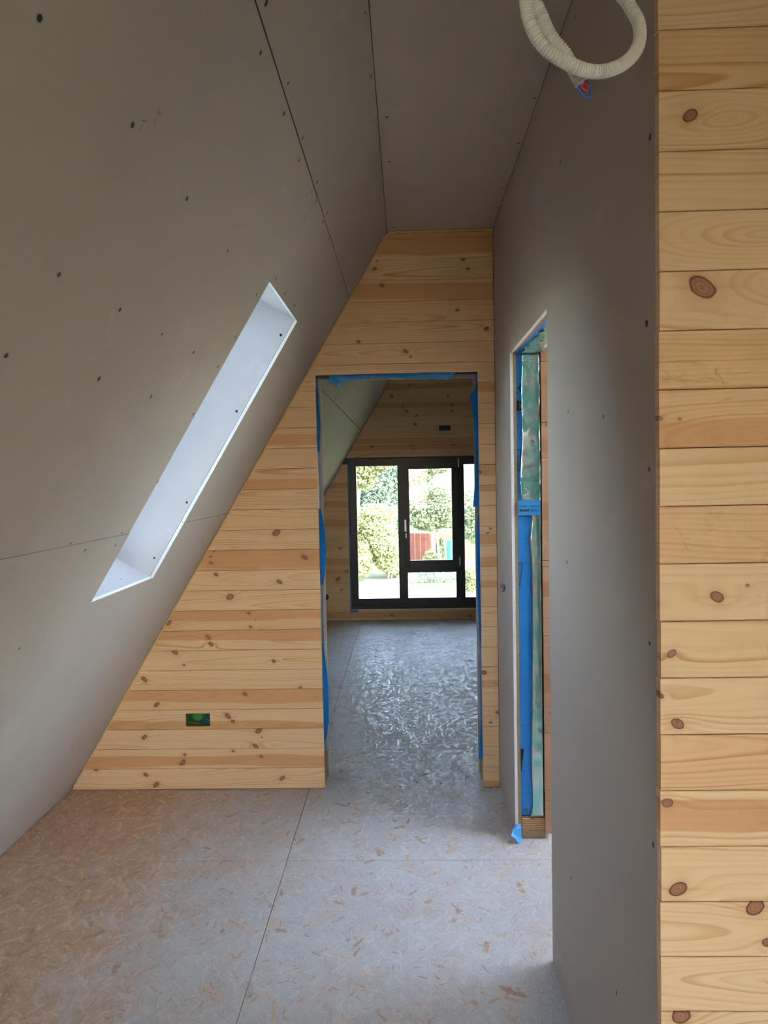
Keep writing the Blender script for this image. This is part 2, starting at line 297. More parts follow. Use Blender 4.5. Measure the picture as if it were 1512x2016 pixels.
def end_grain():
    g = G('plate_end_grain'); x, y, z = g.xyz(g.obj())
    nz = g.noise(g.vec(g.mul(x, 14.0), 0.0, g.mul(z, 30.0)), 1.0, 2.0)
    fr = g.m('FRACT', g.mul(g.add(z, g.mul(nz, 0.02)), 120.0))
    c = g.mix(g.smooth(fr, 0.3, 0.9), (0.58, 0.38, 0.17), (0.28, 0.12, 0.04)); g.bsdf(c, 0.7); return g.mat
M['end_grain'] = end_grain()

def leafmat(name, a, b):
    g = G(name); n = g.noise(g.pos(), 1.3, 4.0, 0.7); n2 = g.noise(g.pos(), 9.0, 2.0)
    c = g.mix(g.smooth(g.add(g.mul(n, 0.6), g.mul(n2, 0.4)), 0.35, 0.65), a, b)
    d = g.n('ShaderNodeBsdfPrincipled'); g.put(d.inputs['Base Color'], c); d.inputs['Roughness'].default_value = 0.55
    t = g.n('ShaderNodeBsdfTranslucent'); g.put(t.inputs[0], c); mx = g.n('ShaderNodeMixShader'); mx.inputs[0].default_value = 0.3
    g.t.links.new(d.outputs[0], mx.inputs[1]); g.t.links.new(t.outputs[0], mx.inputs[2]); g.t.links.new(mx.outputs[0], g.out.inputs[0])
    return g.mat
M['leaf_yellow'] = leafmat('yellow_green_leaf', (0.07, 0.095, 0.03), (0.36, 0.37, 0.19))
M['leaf_green'] = leafmat('green_leaf', (0.045, 0.075, 0.035), (0.32, 0.36, 0.23))
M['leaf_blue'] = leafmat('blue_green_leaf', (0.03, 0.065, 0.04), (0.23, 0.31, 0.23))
M['lawn'] = leafmat('lawn', (0.15, 0.18, 0.075), (0.26, 0.29, 0.14))
M['bark'] = flat('pale_bark', (0.42, 0.36, 0.28), 0.9, vary=0.3, scale=9)
M['fence'] = flat('red_fence', (0.125, 0.034, 0.022), 0.8, vary=0.15, scale=3)
M['house_white'] = flat('white_render', (0.75, 0.75, 0.74), 0.9)
M['house_brown'] = flat('brown_cladding', (0.23, 0.13, 0.105), 0.9)
M['house_shade'] = flat('shadowed_white_wall', (0.22, 0.27, 0.36), 0.9)  # white house wall with its blue shadow put into the colour
M['teal'] = flat('turquoise_plastic', (0.03, 0.42, 0.40), 0.5)

# ---------------------------------------------------------------- mesh helpers
WLOC = {}
def tag(o, label=None, cat=None, group=None, kind=None):
    if label: o['label'] = label
    if cat: o['category'] = cat
    if group: o['group'] = group
    if kind: o['kind'] = kind
    return o
def obj(name, verts, faces, mats, parent=None, midx=None, smooth=False, origin=None):
    vs = [Vector(v) for v in verts]
    if origin is None:
        lo = Vector([min(v[i] for v in vs) for i in range(3)]); hi = Vector([max(v[i] for v in vs) for i in range(3)])
        origin = (lo + hi) / 2
        if parent is None: origin.z = lo.z
    origin = Vector(origin)
    me = bpy.data.meshes.new(name)
    me.from_pydata([tuple(v - origin) for v in vs], [], faces)
    for k in (mats if isinstance(mats, (list, tuple)) else [mats]): me.materials.append(M[k])
    if midx: me.polygons.foreach_set('material_index', midx)
    if smooth: me.polygons.foreach_set('use_smooth', [True] * len(me.polygons))
    me.update()
    o = bpy.data.objects.new(name, me); COL.objects.link(o)
    WLOC[o] = origin
    if parent: o.parent = parent; o.location = origin - WLOC[parent]
    else: o.location = origin
    return o
def empty(name, loc):
    o = bpy.data.objects.new(name, None); COL.objects.link(o); o.location = loc; WLOC[o] = Vector(loc); o.empty_display_size = 0.1
    return o
def boxes(name, blist, mat, parent=None, bevel=0.0):
    """one part made of axis-aligned boxes (x0,x1,y0,y1,z0,z1), edges chamfered"""
    bm = bmesh.new()
    for x0, x1, y0, y1, z0, z1 in blist:
        r = bmesh.ops.create_cube(bm, size=1.0)['verts']
        for v in r:
            v.co = Vector(((x0 + x1) / 2 + v.co.x * (x1 - x0), (y0 + y1) / 2 + v.co.y * (y1 - y0), (z0 + z1) / 2 + v.co.z * (z1 - z0)))
    if bevel: bmesh.ops.bevel(bm, geom=bm.edges[:], offset=bevel, segments=1, affect='EDGES')
    bmesh.ops.recalc_face_normals(bm, faces=bm.faces[:])
    bm.verts.index_update()
    vs = [v.co.copy() for v in bm.verts]; fs = [[v.index for v in f.verts] for f in bm.faces]; bm.free()
    return obj(name, vs, fs, mat, parent)
def grid_solid(name, us, vs, off, fmap, tmap, mats, parent=None, origin=None, mid=None):
    """a board: grid of cells (us x vs) without the cells in `off`; front from fmap(i,j), back from tmap(i,j); mats = face, edge"""
    nu, nv = len(us), len(vs); cells = {(i, j) for i in range(nu - 1) for j in range(nv - 1)} - set(off)
    ids = {}; verts = []
    def vid(i, j, b):
        if (i, j, b) not in ids:
            ids[(i, j, b)] = len(verts); verts.append(tmap(i, j) if b else fmap(i, j))
        return ids[(i, j, b)]
    faces = []; mi = []
    for i, j in sorted(cells):
        q = [(i, j), (i + 1, j), (i + 1, j + 1), (i, j + 1)]
        faces.append([vid(*p, 0) for p in q]); mi.append(0)
        faces.append([vid(*p, 1) for p in reversed(q)]); mi.append(1)
        for k, nb in enumerate([(i, j - 1), (i + 1, j), (i, j + 1), (i - 1, j)]):
            if nb not in cells:
                a, b = q[k], q[(k + 1) % 4]
                faces.append([vid(*b, 0), vid(*a, 0), vid(*a, 1), vid(*b, 1)]); mi.append(2 if 0 <= nb[0] < nu - 1 and 0 <= nb[1] < nv - 1 else 1)
    bm = bmesh.new()
    bv = [bm.verts.new(v) for v in verts]
    for f, m_ in zip(faces, mi):
        try: nf = bm.faces.new([bv[k] for k in f]); nf.material_index = m_
        except ValueError: pass
    bmesh.ops.recalc_face_normals(bm, faces=bm.faces[:]); bm.verts.index_update()
    vs_ = [v.co.copy() for v in bm.verts]; fs_ = [[v.index for v in f.verts] for f in bm.faces]; ms_ = [f.material_index for f in bm.faces]; bm.free()
    nm_ = len(mats) if isinstance(mats, (list, tuple)) else 1
    ms_ = [min(q, nm_ - 1) for q in ms_]
    return obj(name, vs_, fs_, mats, parent, ms_, origin=origin)
def tube(pts, r, seg=10, cap=True):
    """sweep of a circle along points; r a number or a function of the index"""
    pts = [Vector(p) for p in pts]; n = len(pts); verts = []; faces = []
    t0 = (pts[1] - pts[0]).normalized(); a = t0.orthogonal().normalized()
    for i, p in enumerate(pts):
        t = (pts[min(i + 1, n - 1)] - pts[max(i - 1, 0)]).normalized()
        a = (a - t * a.dot(t)).normalized(); b = t.cross(a); rr = r(i) if callable(r) else r
        for k in range(seg):
            w = 2 * math.pi * k / seg; verts.append(p + a * math.cos(w) * rr + b * math.sin(w) * rr)
    for i in range(n - 1):
        for k in range(seg):
            faces.append([i * seg + k, i * seg + (k + 1) % seg, (i + 1) * seg + (k + 1) % seg, (i + 1) * seg + k])
    if cap: faces += [list(range(seg))[::-1], [(n - 1) * seg + k for k in range(seg)]]
    return verts, faces
def spline(ctrl, step):
    c = [Vector(p) for p in ctrl]; c = [c[0] * 2 - c[1]] + c + [c[-1] * 2 - c[-2]]; out = []
    for i in range(1, len(c) - 2):
        p0, p1, p2, p3 = c[i - 1:i + 3]; k = max(2, int((p2 - p1).length / step))
        for q in range(k):
            t = q / k
            out.append(0.5 * ((2 * p1) + (p2 - p0) * t + (2 * p0 - 5 * p1 + 4 * p2 - p3) * t * t + (3 * p1 - p0 - 3 * p2 + p3) * t ** 3))
    out.append(c[-2]); return out
def sheet(name, rows, mat, parent, thick=0.0006, nrm=(0, -1, 0), across=5, bulge=0.0, smooth=True):
    """thin film between two edges: rows = [(left point, right point), ...]"""
    nrm = Vector(nrm); vs = []; n = len(rows)
    for b in (0, 1):
        for i, (p, q) in enumerate(rows):
            p, q = Vector(p), Vector(q)
            for k in range(across):
                t = k / (across - 1)
                vs.append(p.lerp(q, t) + nrm * (bulge * math.sin(math.pi * t) * (0.6 + 0.4 * math.sin(i * 2.1)) - b * thick))
    A = n * across; fs = []
    idx = lambda b, i, k: b * A + i * across + k
    for i in range(n - 1):
        for k in range(across - 1):
            fs.append([idx(0, i, k), idx(0, i, k + 1), idx(0, i + 1, k + 1), idx(0, i + 1, k)])
            fs.append([idx(1, i, k), idx(1, i + 1, k), idx(1, i + 1, k + 1), idx(1, i, k + 1)])
    for i in range(n - 1):
        fs.append([idx(0, i, 0), idx(0, i + 1, 0), idx(1, i + 1, 0), idx(1, i, 0)])
        fs.append([idx(0, i + 1, across - 1), idx(0, i, across - 1), idx(1, i, across - 1), idx(1, i + 1, across - 1)])
    for k in range(across - 1):
        fs.append([idx(0, 0, k + 1), idx(0, 0, k), idx(1, 0, k), idx(1, 0, k + 1)])
        fs.append([idx(0, n - 1, k), idx(0, n - 1, k + 1), idx(1, n - 1, k + 1), idx(1, n - 1, k)])
    return obj(name, vs, fs, mat, parent, smooth=False)
def lettering(name, text, size, loc, ex, ey, mat, parent, bold=0.0):
    """flat printed text; ex = reading direction, ey = up"""
    cu = bpy.data.curves.new('t', 'FONT'); cu.body = text; cu.size = size; cu.offset = bold; cu.resolution_u = 2
    to = bpy.data.objects.new('t', cu); COL.objects.link(to)
    bpy.context.view_layer.update()
    me = bpy.data.meshes.new_from_object(to.evaluated_get(bpy.context.evaluated_depsgraph_get()))
    bpy.data.objects.remove(to); bpy.data.curves.remove(cu)
    ex, ey = Vector(ex).normalized(), Vector(ey).normalized(); L = Vector(loc)
    vs = [L + ex * v.co.x + ey * v.co.y for v in me.vertices]; fs = [list(p.vertices) for p in me.polygons]
    bpy.data.meshes.remove(me)
    return obj(name, vs, fs, mat, parent)
_screw = None
def screw(panel, p, n, r=0.0042):
    """dark countersunk screw head standing a hair proud of the board; all share one mesh"""
    global _screw
    if _screw is None:
        _screw = bpy.data.meshes.new('screw'); k = 10
        vs = [(0, 0, 0.0003)] + [(math.cos(2 * math.pi * i / k), math.sin(2 * math.pi * i / k), 0.00015) for i in range(k)] + [(1.1 * math.cos(2 * math.pi * i / k), 1.1 * math.sin(2 * math.pi * i / k), -0.0002) for i in range(k)]
        fs = [[0, 1 + i, 1 + (i + 1) % k] for i in range(k)] + [[1 + i, 1 + k + i, 1 + k + (i + 1) % k, 1 + (i + 1) % k] for i in range(k)]
        _screw.from_pydata(vs, [], fs); _screw.materials.append(M['screw'])
    o = bpy.data.objects.new('screw', _screw); COL.objects.link(o); o.parent = panel
    o.location = Vector(p) + Vector(n) * 0.0003 - WLOC[panel]; o.rotation_euler = Vector(n).to_track_quat('Z', 'Y').to_euler()
    s = r * random.uniform(0.8, 1.15); o.scale = (s, s * random.uniform(0.85, 1.1), 1.0)
    return o

KNOT_OFF = (0.0, 50.0, 0.001)
def pick_seed(tint, heart):
    """seed for a board of given overall tint range and heartwood band range (0..1)"""
    while True:
        q = random.random()
        if tint[0] <= (q * 53.7) % 1 <= tint[1] and heart[0] <= (q * 271.3) % 1 <= heart[1]: return q
def plank(parent, xl, xr, z0, z1, yf, yb, knots=(), holes=(), grain=None, seed=None, cham=0.0016):
    """one board in the x-z plane facing -y; xl/xr = functions of z; holes = (x0,x1,z0,z1) cut out"""
    z0 += 0.0007; z1 -= 0.0007
    zs = {z0, z0 + cham, z1 - cham, z1}; xm = set()
    for a, b, c, d in holes:
        for q in (c, d):
            if z0 + cham < q < z1 - cham: zs.add(q)
        xm |= {a, b}
    zs = sorted(zs)
    lo = max(xl(z0), xl(z1)); hi = min(xr(z0), xr(z1))
    xs = [None] + sorted(q for q in xm if lo < q < hi) + [None]
    X = lambda i, j: xl(zs[j]) if i == 0 else xr(zs[j]) if i == len(xs) - 1 else xs[i]
    if xl((z0 + z1) / 2) >= xr((z0 + z1) / 2): return None
    off = []
    for i in range(len(xs) - 1):
        for j in range(len(zs) - 1):
            cx = (X(i, j) + X(i + 1, j)) / 2; cz = (zs[j] + zs[j + 1]) / 2
            if any(a < cx < b and c < cz < d for a, b, c, d in holes): off.append((i, j))
    edge = (0, len(zs) - 1); ks = [k for k in knots if z0 - 0.004 < k[1] < z1 + 0.004][:4]
    fm = lambda i, j: Vector((X(i, j), yf + (cham if j in edge else 0.0), zs[j]))
    o = grid_solid('plank', list(range(len(xs))), zs, off, fm, lambda i, j: Vector((X(i, j), yb, zs[j])), 'pine%d' % len(ks), parent)
    w = WLOC[o]
    for q in range(4):
        o['knot_' + 'abcd'[q]] = [ks[q][0] - w.x, ks[q][1] - w.z, ks[q][2]] if q < len(ks) else list(KNOT_OFF)
    o['seed'] = pick_seed((0, .8), (0, .34) if random.random() < .6 else (.45, 1)) if seed is None else seed
    o['grain'] = list(grain) if grain else [random.uniform(-0.06, 0.06), random.uniform(-0.05, 0.05), random.choice((-1, 1)) * random.uniform(0.015, 0.06)]
    return o

# ================================================================ THE SETTING
# ---------------------------------------------------------------- floor
floor = boxes('floor', [(-2.0, 2 * XC + 2.0, Y_REAR - 0.2, D2 + 0.2, -0.30, -0.0225)], 'stud')
tag(floor, 'pale strand board floor running through both rooms', 'floor', kind='structure')
XS = [-1.765, -0.515, 0.735, 1.985, 2 * XC - XA + 0.02]; YS = [Y_REAR, 0.455, 2.955, 5.50, D2 + 0.02]
for i in range(len(XS) - 1):
    for j in range(len(YS) - 1):
        g_ = 0.0011 if j < 2 else 0.0015
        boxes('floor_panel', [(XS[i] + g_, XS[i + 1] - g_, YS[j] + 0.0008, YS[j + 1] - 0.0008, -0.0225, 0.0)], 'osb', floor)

# ---------------------------------------------------------------- left sloping wall with the roof window shaft
SY0, SY1, SS0, SS1 = 2.357, 2.944, 1.368, 2.540
def slope_board(name, us, vs, off, depth, thick, mats, parent=None, mirror=False, origin=None):
    def mp(y, s, d):
        p = slope(y, s, d)
        return Vector((2 * XC - p.x, p.y, p.z)) if mirror else p
    return grid_solid(name, us, vs, off, lambda i, j: mp(us[i], vs[j], depth), lambda i, j: mp(us[i], vs[j], depth + thick), mats, parent, origin)
LY0, LY1 = -1.30, -0.30                    # unseen roof window added behind the viewpoint to light the right wall
wall_left = slope_board('wall_left', [Y_REAR - 0.2, LY0, LY1, SY0 - 0.014, SY1 + 0.014, D2 + 0.2], [-0.36, SS0 - 0.014, SS1 + 0.014, 3.42], [(1, 1), (3, 1)], 0.0135, 0.27, ['stud', 'roof'])
tag(wall_left, 'steep sloping plasterboard wall with a narrow roof window shaft', 'wall', kind='structure')
SA, SB, STOP, GY = 1.625, 2.842, 3.2072, 0.0011
panels = []
def spanel(us, vs, off=()):
    p = slope_board('gypsum_panel', us, vs, off, 0.0, 0.0125, ['gypsum', 'gypsum_edge', 'gypsum_core'], wall_left); panels.append((us[0], us[-1], vs[0], vs[-1], p)); return p
for a, b in ((Y_REAR, -1.34), (-1.34, 1.16), (1.16, D)):
    spanel([a + GY, b - GY], [SB + 0.0016, STOP - 0.0016])
spanel([Y_REAR, LY0, LY1, -0.152], [SA + 0.0006, SS1, SB - 0.0026], [(1, 0)])
spanel([-0.149, 2.3514], [SA + 0.0006, SB - 0.0026])
spanel([2.3526, SY0, SY1, D - GY], [SA + 0.0006, SS1, SB - 0.0004], [(0, 0), (1, 0)])
spanel([Y_REAR, LY0, LY1, 0.9], [0.004, SS0, SA - GY], [(1, 1)])
spanel([0.902, SY0, SY1, D - GY], [0.004, SS0, SA - 0.0008], [(1, 1)])
# second room
Y2A = D + 0.20
spanel([Y2A, 5.017], [2.42 + GY, STOP - 0.002]); spanel([5.0215, 5.183], [2.42 + GY, STOP - 0.002]); spanel([5.1865, D2 - 0.002], [2.42 + 0.003, STOP - 0.002])
spanel([Y2A, 6.634], [1.2, 2.42 - GY]); spanel([6.6365, D2 - 0.002], [1.2, 2.42 - 0.002])
spanel([Y2A, D2 - 0.002], [0.004, 1.198])
for y, s in SLOPE_SCREWS:
    for a, b, c, d_, p in panels:
        if a <= y <= b and c <= s <= d_:
            screw(p, slope(y, s), NI, 0.0055 if y < 1.7 else 0.0046); break
for y, s in ((6.0, 2.36), (6.05, 2.47), (6.9, 2.37), (6.95, 2.46), (7.35, 2.36), (5.6, 2.36), (6.2, 1.9), (6.58, 2.1), (6.70, 1.7)):
    for a, b, c, d_, p in panels:
        if a <= y <= b and c <= s <= d_: screw(p, slope(y, s), NI, 0.005); break
# pencil marks on the big board
big = [p for p in panels if abs(p[1] - 2.3514) < 0.0005][0][4]
for a, b in (((1.261, 2.499), (1.263, 2.522)), ((1.263, 2.522), (1.251, 2.516)), ((1.258, 2.519), (1.270, 2.523)), ((1.293, 2.530), (1.287, 2.557)), ((1.276, 2.547), (1.298, 2.553)), ((1.286, 2.557), (1.297, 2.548))):
    pa, pb = slope(*a, -0.0004), slope(*b, -0.0004); dr = (pb - pa).normalized(); w = dr.cross(NI).normalized() * 0.0004
    obj('pencil_mark', [pa - w, pb - w, pb + w, pa + w, pa - w + NI * -.0002, pb - w + NI * -.0002, pb + w + NI * -.0002, pa + w + NI * -.0002], [[0, 1, 2, 3], [7, 6, 5, 4], [0, 4, 5, 1], [1, 5, 6, 2], [2, 6, 7, 3], [3, 7, 4, 0]], 'pencil', big)
# shaft lining
def box_slope(name, y0, y1, s0, s1, d0, d1, mat, parent, mirror=False):
    return slope_board(name, [y0, y1], [s0, s1], [], d0, d1 - d0, [mat, mat], parent, mirror)
far_reveal = box_slope('reveal_panel', SY1 + 0.0012, SY1 + 0.0135, SS0 - 0.012, SS1 + 0.012, 0.0142, 0.29, 'gypsum_lit', wall_left)
box_slope('reveal_panel', SY0 - 0.0135, SY0 - 0.0012, SS0 - 0.012, SS1 + 0.012, 0.0142, 0.29, 'gypsum_lit', wall_left)
box_slope('reveal_panel', SY0 - 0.001, SY1 + 0.001, SS1 + 0.0012, SS1 + 0.0135, 0.0142, 0.29, 'gypsum_lit', wall_left)
sill_reveal = box_slope('reveal_panel', SY0 - 0.001, SY1 + 0.001, SS0 - 0.0135, SS0 - 0.0012, 0.0142, 0.29, 'gypsum_lit', wall_left)
for s, d_ in ((2.462, 0.03), (2.115, 0.035), (1.70, 0.03), (1.44, 0.035)):
    screw(far_reveal, slope(SY1 + 0.0012, s, d_), (0, -1, 0), 0.0045)
for y in (2.50, 2.72): screw(sill_reveal, slope(y, SS0 - 0.0012, 0.05), (SX, 0, SZ), 0.0035)
def ragged(ya, sa, yb, sb, n, nm='torn_paper_edge'):
    """torn paper and crumbled plaster along a cut board edge"""
    vs, fs = [], []
    for i in range(n):
        t0 = random.uniform(0, 1); L = random.uniform(0.004, 0.016); w = random.uniform(0.0008, 0.0028)
        P = slope(ya + (yb - ya) * t0, sa + (sb - sa) * t0, -0.0004); q = (slope(yb, sb) - slope(ya, sa)).normalized()
        side = q.cross(NI).normalized(); out_ = side if (side.y > 0 or side.z < -0.3) else -side
        b = len(vs); vs += [P - q * L / 2 - out_ * 0.001, P + q * L / 2 - out_ * 0.001, P + q * L * random.uniform(-.3, .3) + out_ * w, P - NI * 0.004]
        fs += [[b, b + 1, b + 2], [b + 1, b, b + 3], [b + 2, b + 1, b + 3], [b, b + 2, b + 3]]
    return obj(nm, vs, fs, 'gypsum_core', wall_left)
tag(ragged(SY1, SS0, SY1, 1.95, 60), kind='stuff'); tag(ragged(SY0 + 0.05, SS0, SY1, SS0, 46), kind='stuff')
# roof window at the outer end of the shaft
win2 = empty('window_2', slope(SY0, SS0, 0.29)); tag(win2, 'roof window deep in the narrow shaft of the sloping wall', 'window', kind='structure')
box_slope('pane', SY0 - 0.02, SY1 + 0.02, SS0 - 0.02, SS1 + 0.02, 0.325, 0.331, 'glass', win2)
for a in ((SY0 - 0.06, SY0 + 0.02, SS0 - 0.06, SS1 + 0.06), (SY1 - 0.02, SY1 + 0.06, SS0 - 0.06, SS1 + 0.06), (SY0 + 0.0205, SY1 - 0.0205, SS0 - 0.06, SS0 + 0.02), (SY0 + 0.0205, SY1 - 0.0205, SS1 - 0.02, SS1 + 0.06)):
    box_slope('frame', *a, 0.2915, 0.324, 'frame', win2)
portal('roof_window_sky', slope((SY0 + SY1) / 2, (SS0 + SS1) / 2, 0.36), NI, (SX, 0, SZ), SY1 - SY0, SS1 - SS0)

win5 = empty('window_added', slope(LY0, SS0, 0.29)); tag(win5, 'unseen roof window added behind the viewpoint to light the right wall', 'window', kind='structure')
box_slope('pane', LY0 - 0.02, LY1 + 0.02, SS0 - 0.02, SS1 + 0.02, 0.325, 0.331, 'glass', win5)
for a in ((LY0 - 0.06, LY0 + 0.02, SS0 - 0.06, SS1 + 0.06), (LY1 - 0.02, LY1 + 0.06, SS0 - 0.06, SS1 + 0.06), (LY0 + 0.0205, LY1 - 0.0205, SS0 - 0.06, SS0 + 0.02), (LY0 + 0.0205, LY1 - 0.0205, SS1 - 0.02, SS1 + 0.06)):
    box_slope('frame', *a, 0.2915, 0.324, 'frame', win5)
portal('added_roof_window_sky', slope((LY0 + LY1) / 2, (SS0 + SS1) / 2, 0.36), NI, (SX, 0, SZ), LY1 - LY0, SS1 - SS0)

# ---------------------------------------------------------------- outer right slope with the roof window of the side room
RY0, RY1, RS0, RS1 = 2.30, 3.58, 1.05, 2.98
wall_outer = slope_board('wall_outer', [Y_REAR - 0.2, RY0, RY1, D2 + 0.2], [-0.36, RS0, RS1, 3.42], [(1, 1)], 0.0, 0.28, ['gypsum', 'gypsum_lit'], None, True)
tag(wall_outer, 'opposite sloping plasterboard wall out of view beyond the side room', 'wall', kind='structure')
win3 = empty('window_3', Vector((slope_xr(1.0, .28), RY0, 1.0))); tag(win3, 'roof window of the side room beyond the right doorway', 'window', kind='structure')
box_slope('pane', RY0 - 0.02, RY1 + 0.02, RS0 - 0.02, RS1 + 0.02, 0.285, 0.291, 'glass', win3, True)
for a in ((RY0 - 0.06, RY0 + 0.03, RS0 - 0.06, RS1 + 0.06), (RY1 - 0.03, RY1 + 0.06, RS0 - 0.06, RS1 + 0.06), (RY0 + 0.0305, RY1 - 0.0305, RS0 - 0.06, RS0 + 0.03), (RY0 + 0.0305, RY1 - 0.0305, RS1 - 0.03, RS1 + 0.06)):
    box_slope('frame', *a, 0.292, 0.33, 'frame', win3, True)
_p = slope((RY0 + RY1) / 2, (RS0 + RS1) / 2, 0.34); _p.x = 2 * XC - _p.x
portal('side_room_sky', _p, (-NI.x, 0, NI.z), (-SX, 0, SZ), RY1 - RY0, RS1 - RS0)

# ---------------------------------------------------------------- ceiling
ceiling = boxes('ceiling', [(XCL - 0.16, 2 * XC - XCL + 0.16, Y_REAR - 0.2, D2 + 0.2, H + 0.0135, H + 0.2)], 'stud')
tag(ceiling, 'narrow flat plasterboard ceiling along the top of the passage', 'ceiling', kind='structure')
def cpanel(x0, x1, y0, y1): return boxes('gypsum_panel', [(x0, x1, y0, y1, H, H + 0.0125)], 'gypsum', ceiling)
corr = cpanel(XCL + 0.0012, XR - 0.0012, 1.22, D - 0.001)
cpanel(XCL + 0.0012, XC, Y_REAR, 1.217); cpanel(XC + 0.003, 2 * XC - XCL, Y_REAR, 1.217)
cpanel(0.602, 2 * XC - XCL, 1.45, D - 0.001)
cpanel(XCL + 0.0012, 1.0, Y2A, D2 - 0.002); cpanel(1.003, 2 * XC - XCL, Y2A, D2 - 0.002)
for x, y in CEIL_SCREWS: screw(corr, (x, y, H), (0, 0, -1), 0.0042)

# ---------------------------------------------------------------- back wall: pine boards with the doorway
XDL, XDR, ZD = -0.4364, 0.3568, 2.063
def xz_board(name, xsf, zs, off, y0, y1, mats, parent=None):
    """board in an x-z plane between y0 and y1; xsf = functions of z"""
    return grid_solid(name, list(range(len(xsf))), zs, off, lambda i, j: Vector((xsf[i](zs[j]), y0, zs[j])), lambda i, j: Vector((xsf[i](zs[j]), y1, zs[j])), mats, parent)
K = lambda c: (lambda z: c)
wall_back = xz_board('wall_back', [lambda z: slope_x(z, 0.08), K(XDL - 0.012), K(XDR + 0.012), lambda z: slope_xr(z, 0.08)], [0.0, ZD + 0.012, H + 0.012], [(1, 0)], D + 0.0205, D + 0.183, 'stud')
tag(wall_back, 'wall clad in horizontal knotty pine boards around an open doorway', 'wall', kind='structure')
Z0 = 0.0084
GREEN = (-1.131, -1.007, 0.323, 0.389)
for k in range(28):
    z0 = 0.0025 if k == 0 else Z0 + 0.1 * k; z1 = min(Z0 + 0.1 * (k + 1), H - 0.012)
    kn = [q for q in END_KNOTS if z0 <= q[1] < z1]
    L_ = lambda z: slope_x(z) + 0.004; R_ = K(XR - 0.002)
    if z1 < ZD:
        hb_ = {1: (.5, .6), 3: (.8, .9), 4: (.65, .8), 7: (.75, .9), 8: (.5, .6), 11: (.9, 1.0), 15: (.7, .9), 17: (.5, .7)}.get(k, (0, .34))
        plank(wall_back, L_, K(XDL), z0, z1, D, D + 0.0185, [q for q in kn if q[0] < XDL + 0.01], [GREEN] if z0 < 0.35 < z1 else (), None, pick_seed((0, .5) if hb_[0] < .45 else (0, 1), hb_))
        plank(wall_back, K(XDR), R_, z0, z1, D, D + 0.0185, [q for q in kn if q[0] > XDR - 0.02])
    elif z0 < ZD:
        plank(wall_back, L_, R_, z0, z1, D, D + 0.0185, kn, [(XDL, XDR, z0 - 1, ZD)])
    else:
        plank(wall_back, L_, R_, z0, z1, D, D + 0.0185, kn)
# yellow foam squeezed out along the slope and the ceiling
n_ = 60; rows = []
for i in range(n_ + 1):
    z = 0.02 + (H - 0.03) * i / n_; w = 0.0035 + 0.003 * random.random()
    rows.append(((slope_x(z) + 0.0012, D - 0.001, z), (slope_x(z) + 0.0012 + w + 0.003, D - 0.001, z)))
tag(sheet('foam_joint', rows, 'foam', wall_back, 0.006, across=3, bulge=0.0015), 'thin yellow line of foam along the slope joint')
rows = [((XCL + 0.004 + (XR - XCL - 0.006) * i / 20, D - 0.001, H - 0.001), (XCL + 0.004 + (XR - XCL - 0.006) * i / 20, D - 0.001, H - 0.009 - 0.005 * random.random())) for i in range(21)]
tag(sheet('foam_joint', rows, 'foam', wall_back, 0.006, across=3, bulge=0.0015), 'yellow foam joint under the ceiling')
# far face of that wall (second room) and the side room face
xz_board('gypsum_panel', [lambda z: slope_x(z) + 0.003, K(XDL + 0.006), K(XDR - 0.006), lambda z: slope_xr(z) - 0.003], [0.001, ZD - 0.006, H - 0.002], [(1, 0)], D + 0.185, D + 0.1975, ['gypsum', 'gypsum_core'], wall_back)
xz_board('gypsum_panel', [K(0.602), lambda z: slope_xr(z) - 0.003], [0.001, H - 0.002], [], D, D + 0.0125, ['gypsum_lit', 'gypsum_core'], wall_back)
# torn blue membrane round the doorway
YF = 3.70
ft = FILM_TOP[2:]
rows = [((p[0], YF, 2.0735 if 0 < i < len(ft) - 1 else p[2] + 0.003), (p[0], YF - 0.006 - 0.004 * math.sin(i), p[2])) for i, p in enumerate(ft)]
f1 = tag(sheet('membrane_flap', rows, 'membrane', wall_back, bulge=0.004), 'torn blue membrane hanging from the doorway head')
lettering('print', 'UNIFERENE  EP2  2', 0.026, (-0.30, YF - 0.014, 2.045), (1, 0, -0.012), (0, 0, 1), 'dim_ink', f1)
def jamb_film(pts, xe, lab):
    rows = [((p[0], YF, p[2]), (xe, YF + 0.02, p[2])) for p in pts]
    return tag(sheet('membrane_flap', rows, 'membrane', wall_back, bulge=0.004 if xe > 0 else -0.004), lab)
jamb_film(FILM_RIGHT, XDR + 0.011, 'long blue membrane flap hanging down the right doorway edge')
jamb_film(FILM_R2, XDR + 0.011, 'narrow blue membrane edge low on the right doorway side')
jamb_film(FILM_L0, XDL - 0.011, 'dark blue membrane edge high on the left doorway side')
jamb_film(FILM_L1, XDL - 0.011, 'blue membrane bulging out midway up the left doorway side')
jamb_film(FILM_L2, XDL - 0.011, 'blue membrane bulging out low on the left doorway side')
for x0, x1 in ((XDL - 0.012, XDL - 0.0085), (XDR + 0.0085, XDR + 0.012)):
    boxes('reveal_membrane', [(x0, x1, D + 0.024, D + 0.182, 0.13, ZD + 0.006)], 'membrane', wall_back)
    boxes('bottom_plate', [(x0 - 0.0005 if x0 < 0 else x0 - 0.006, x1 + 0.006 if x0 < 0 else x1 + 0.0005, D + 0.024, D + 0.182, 0.001, 0.125)], 'end_grain', wall_back)

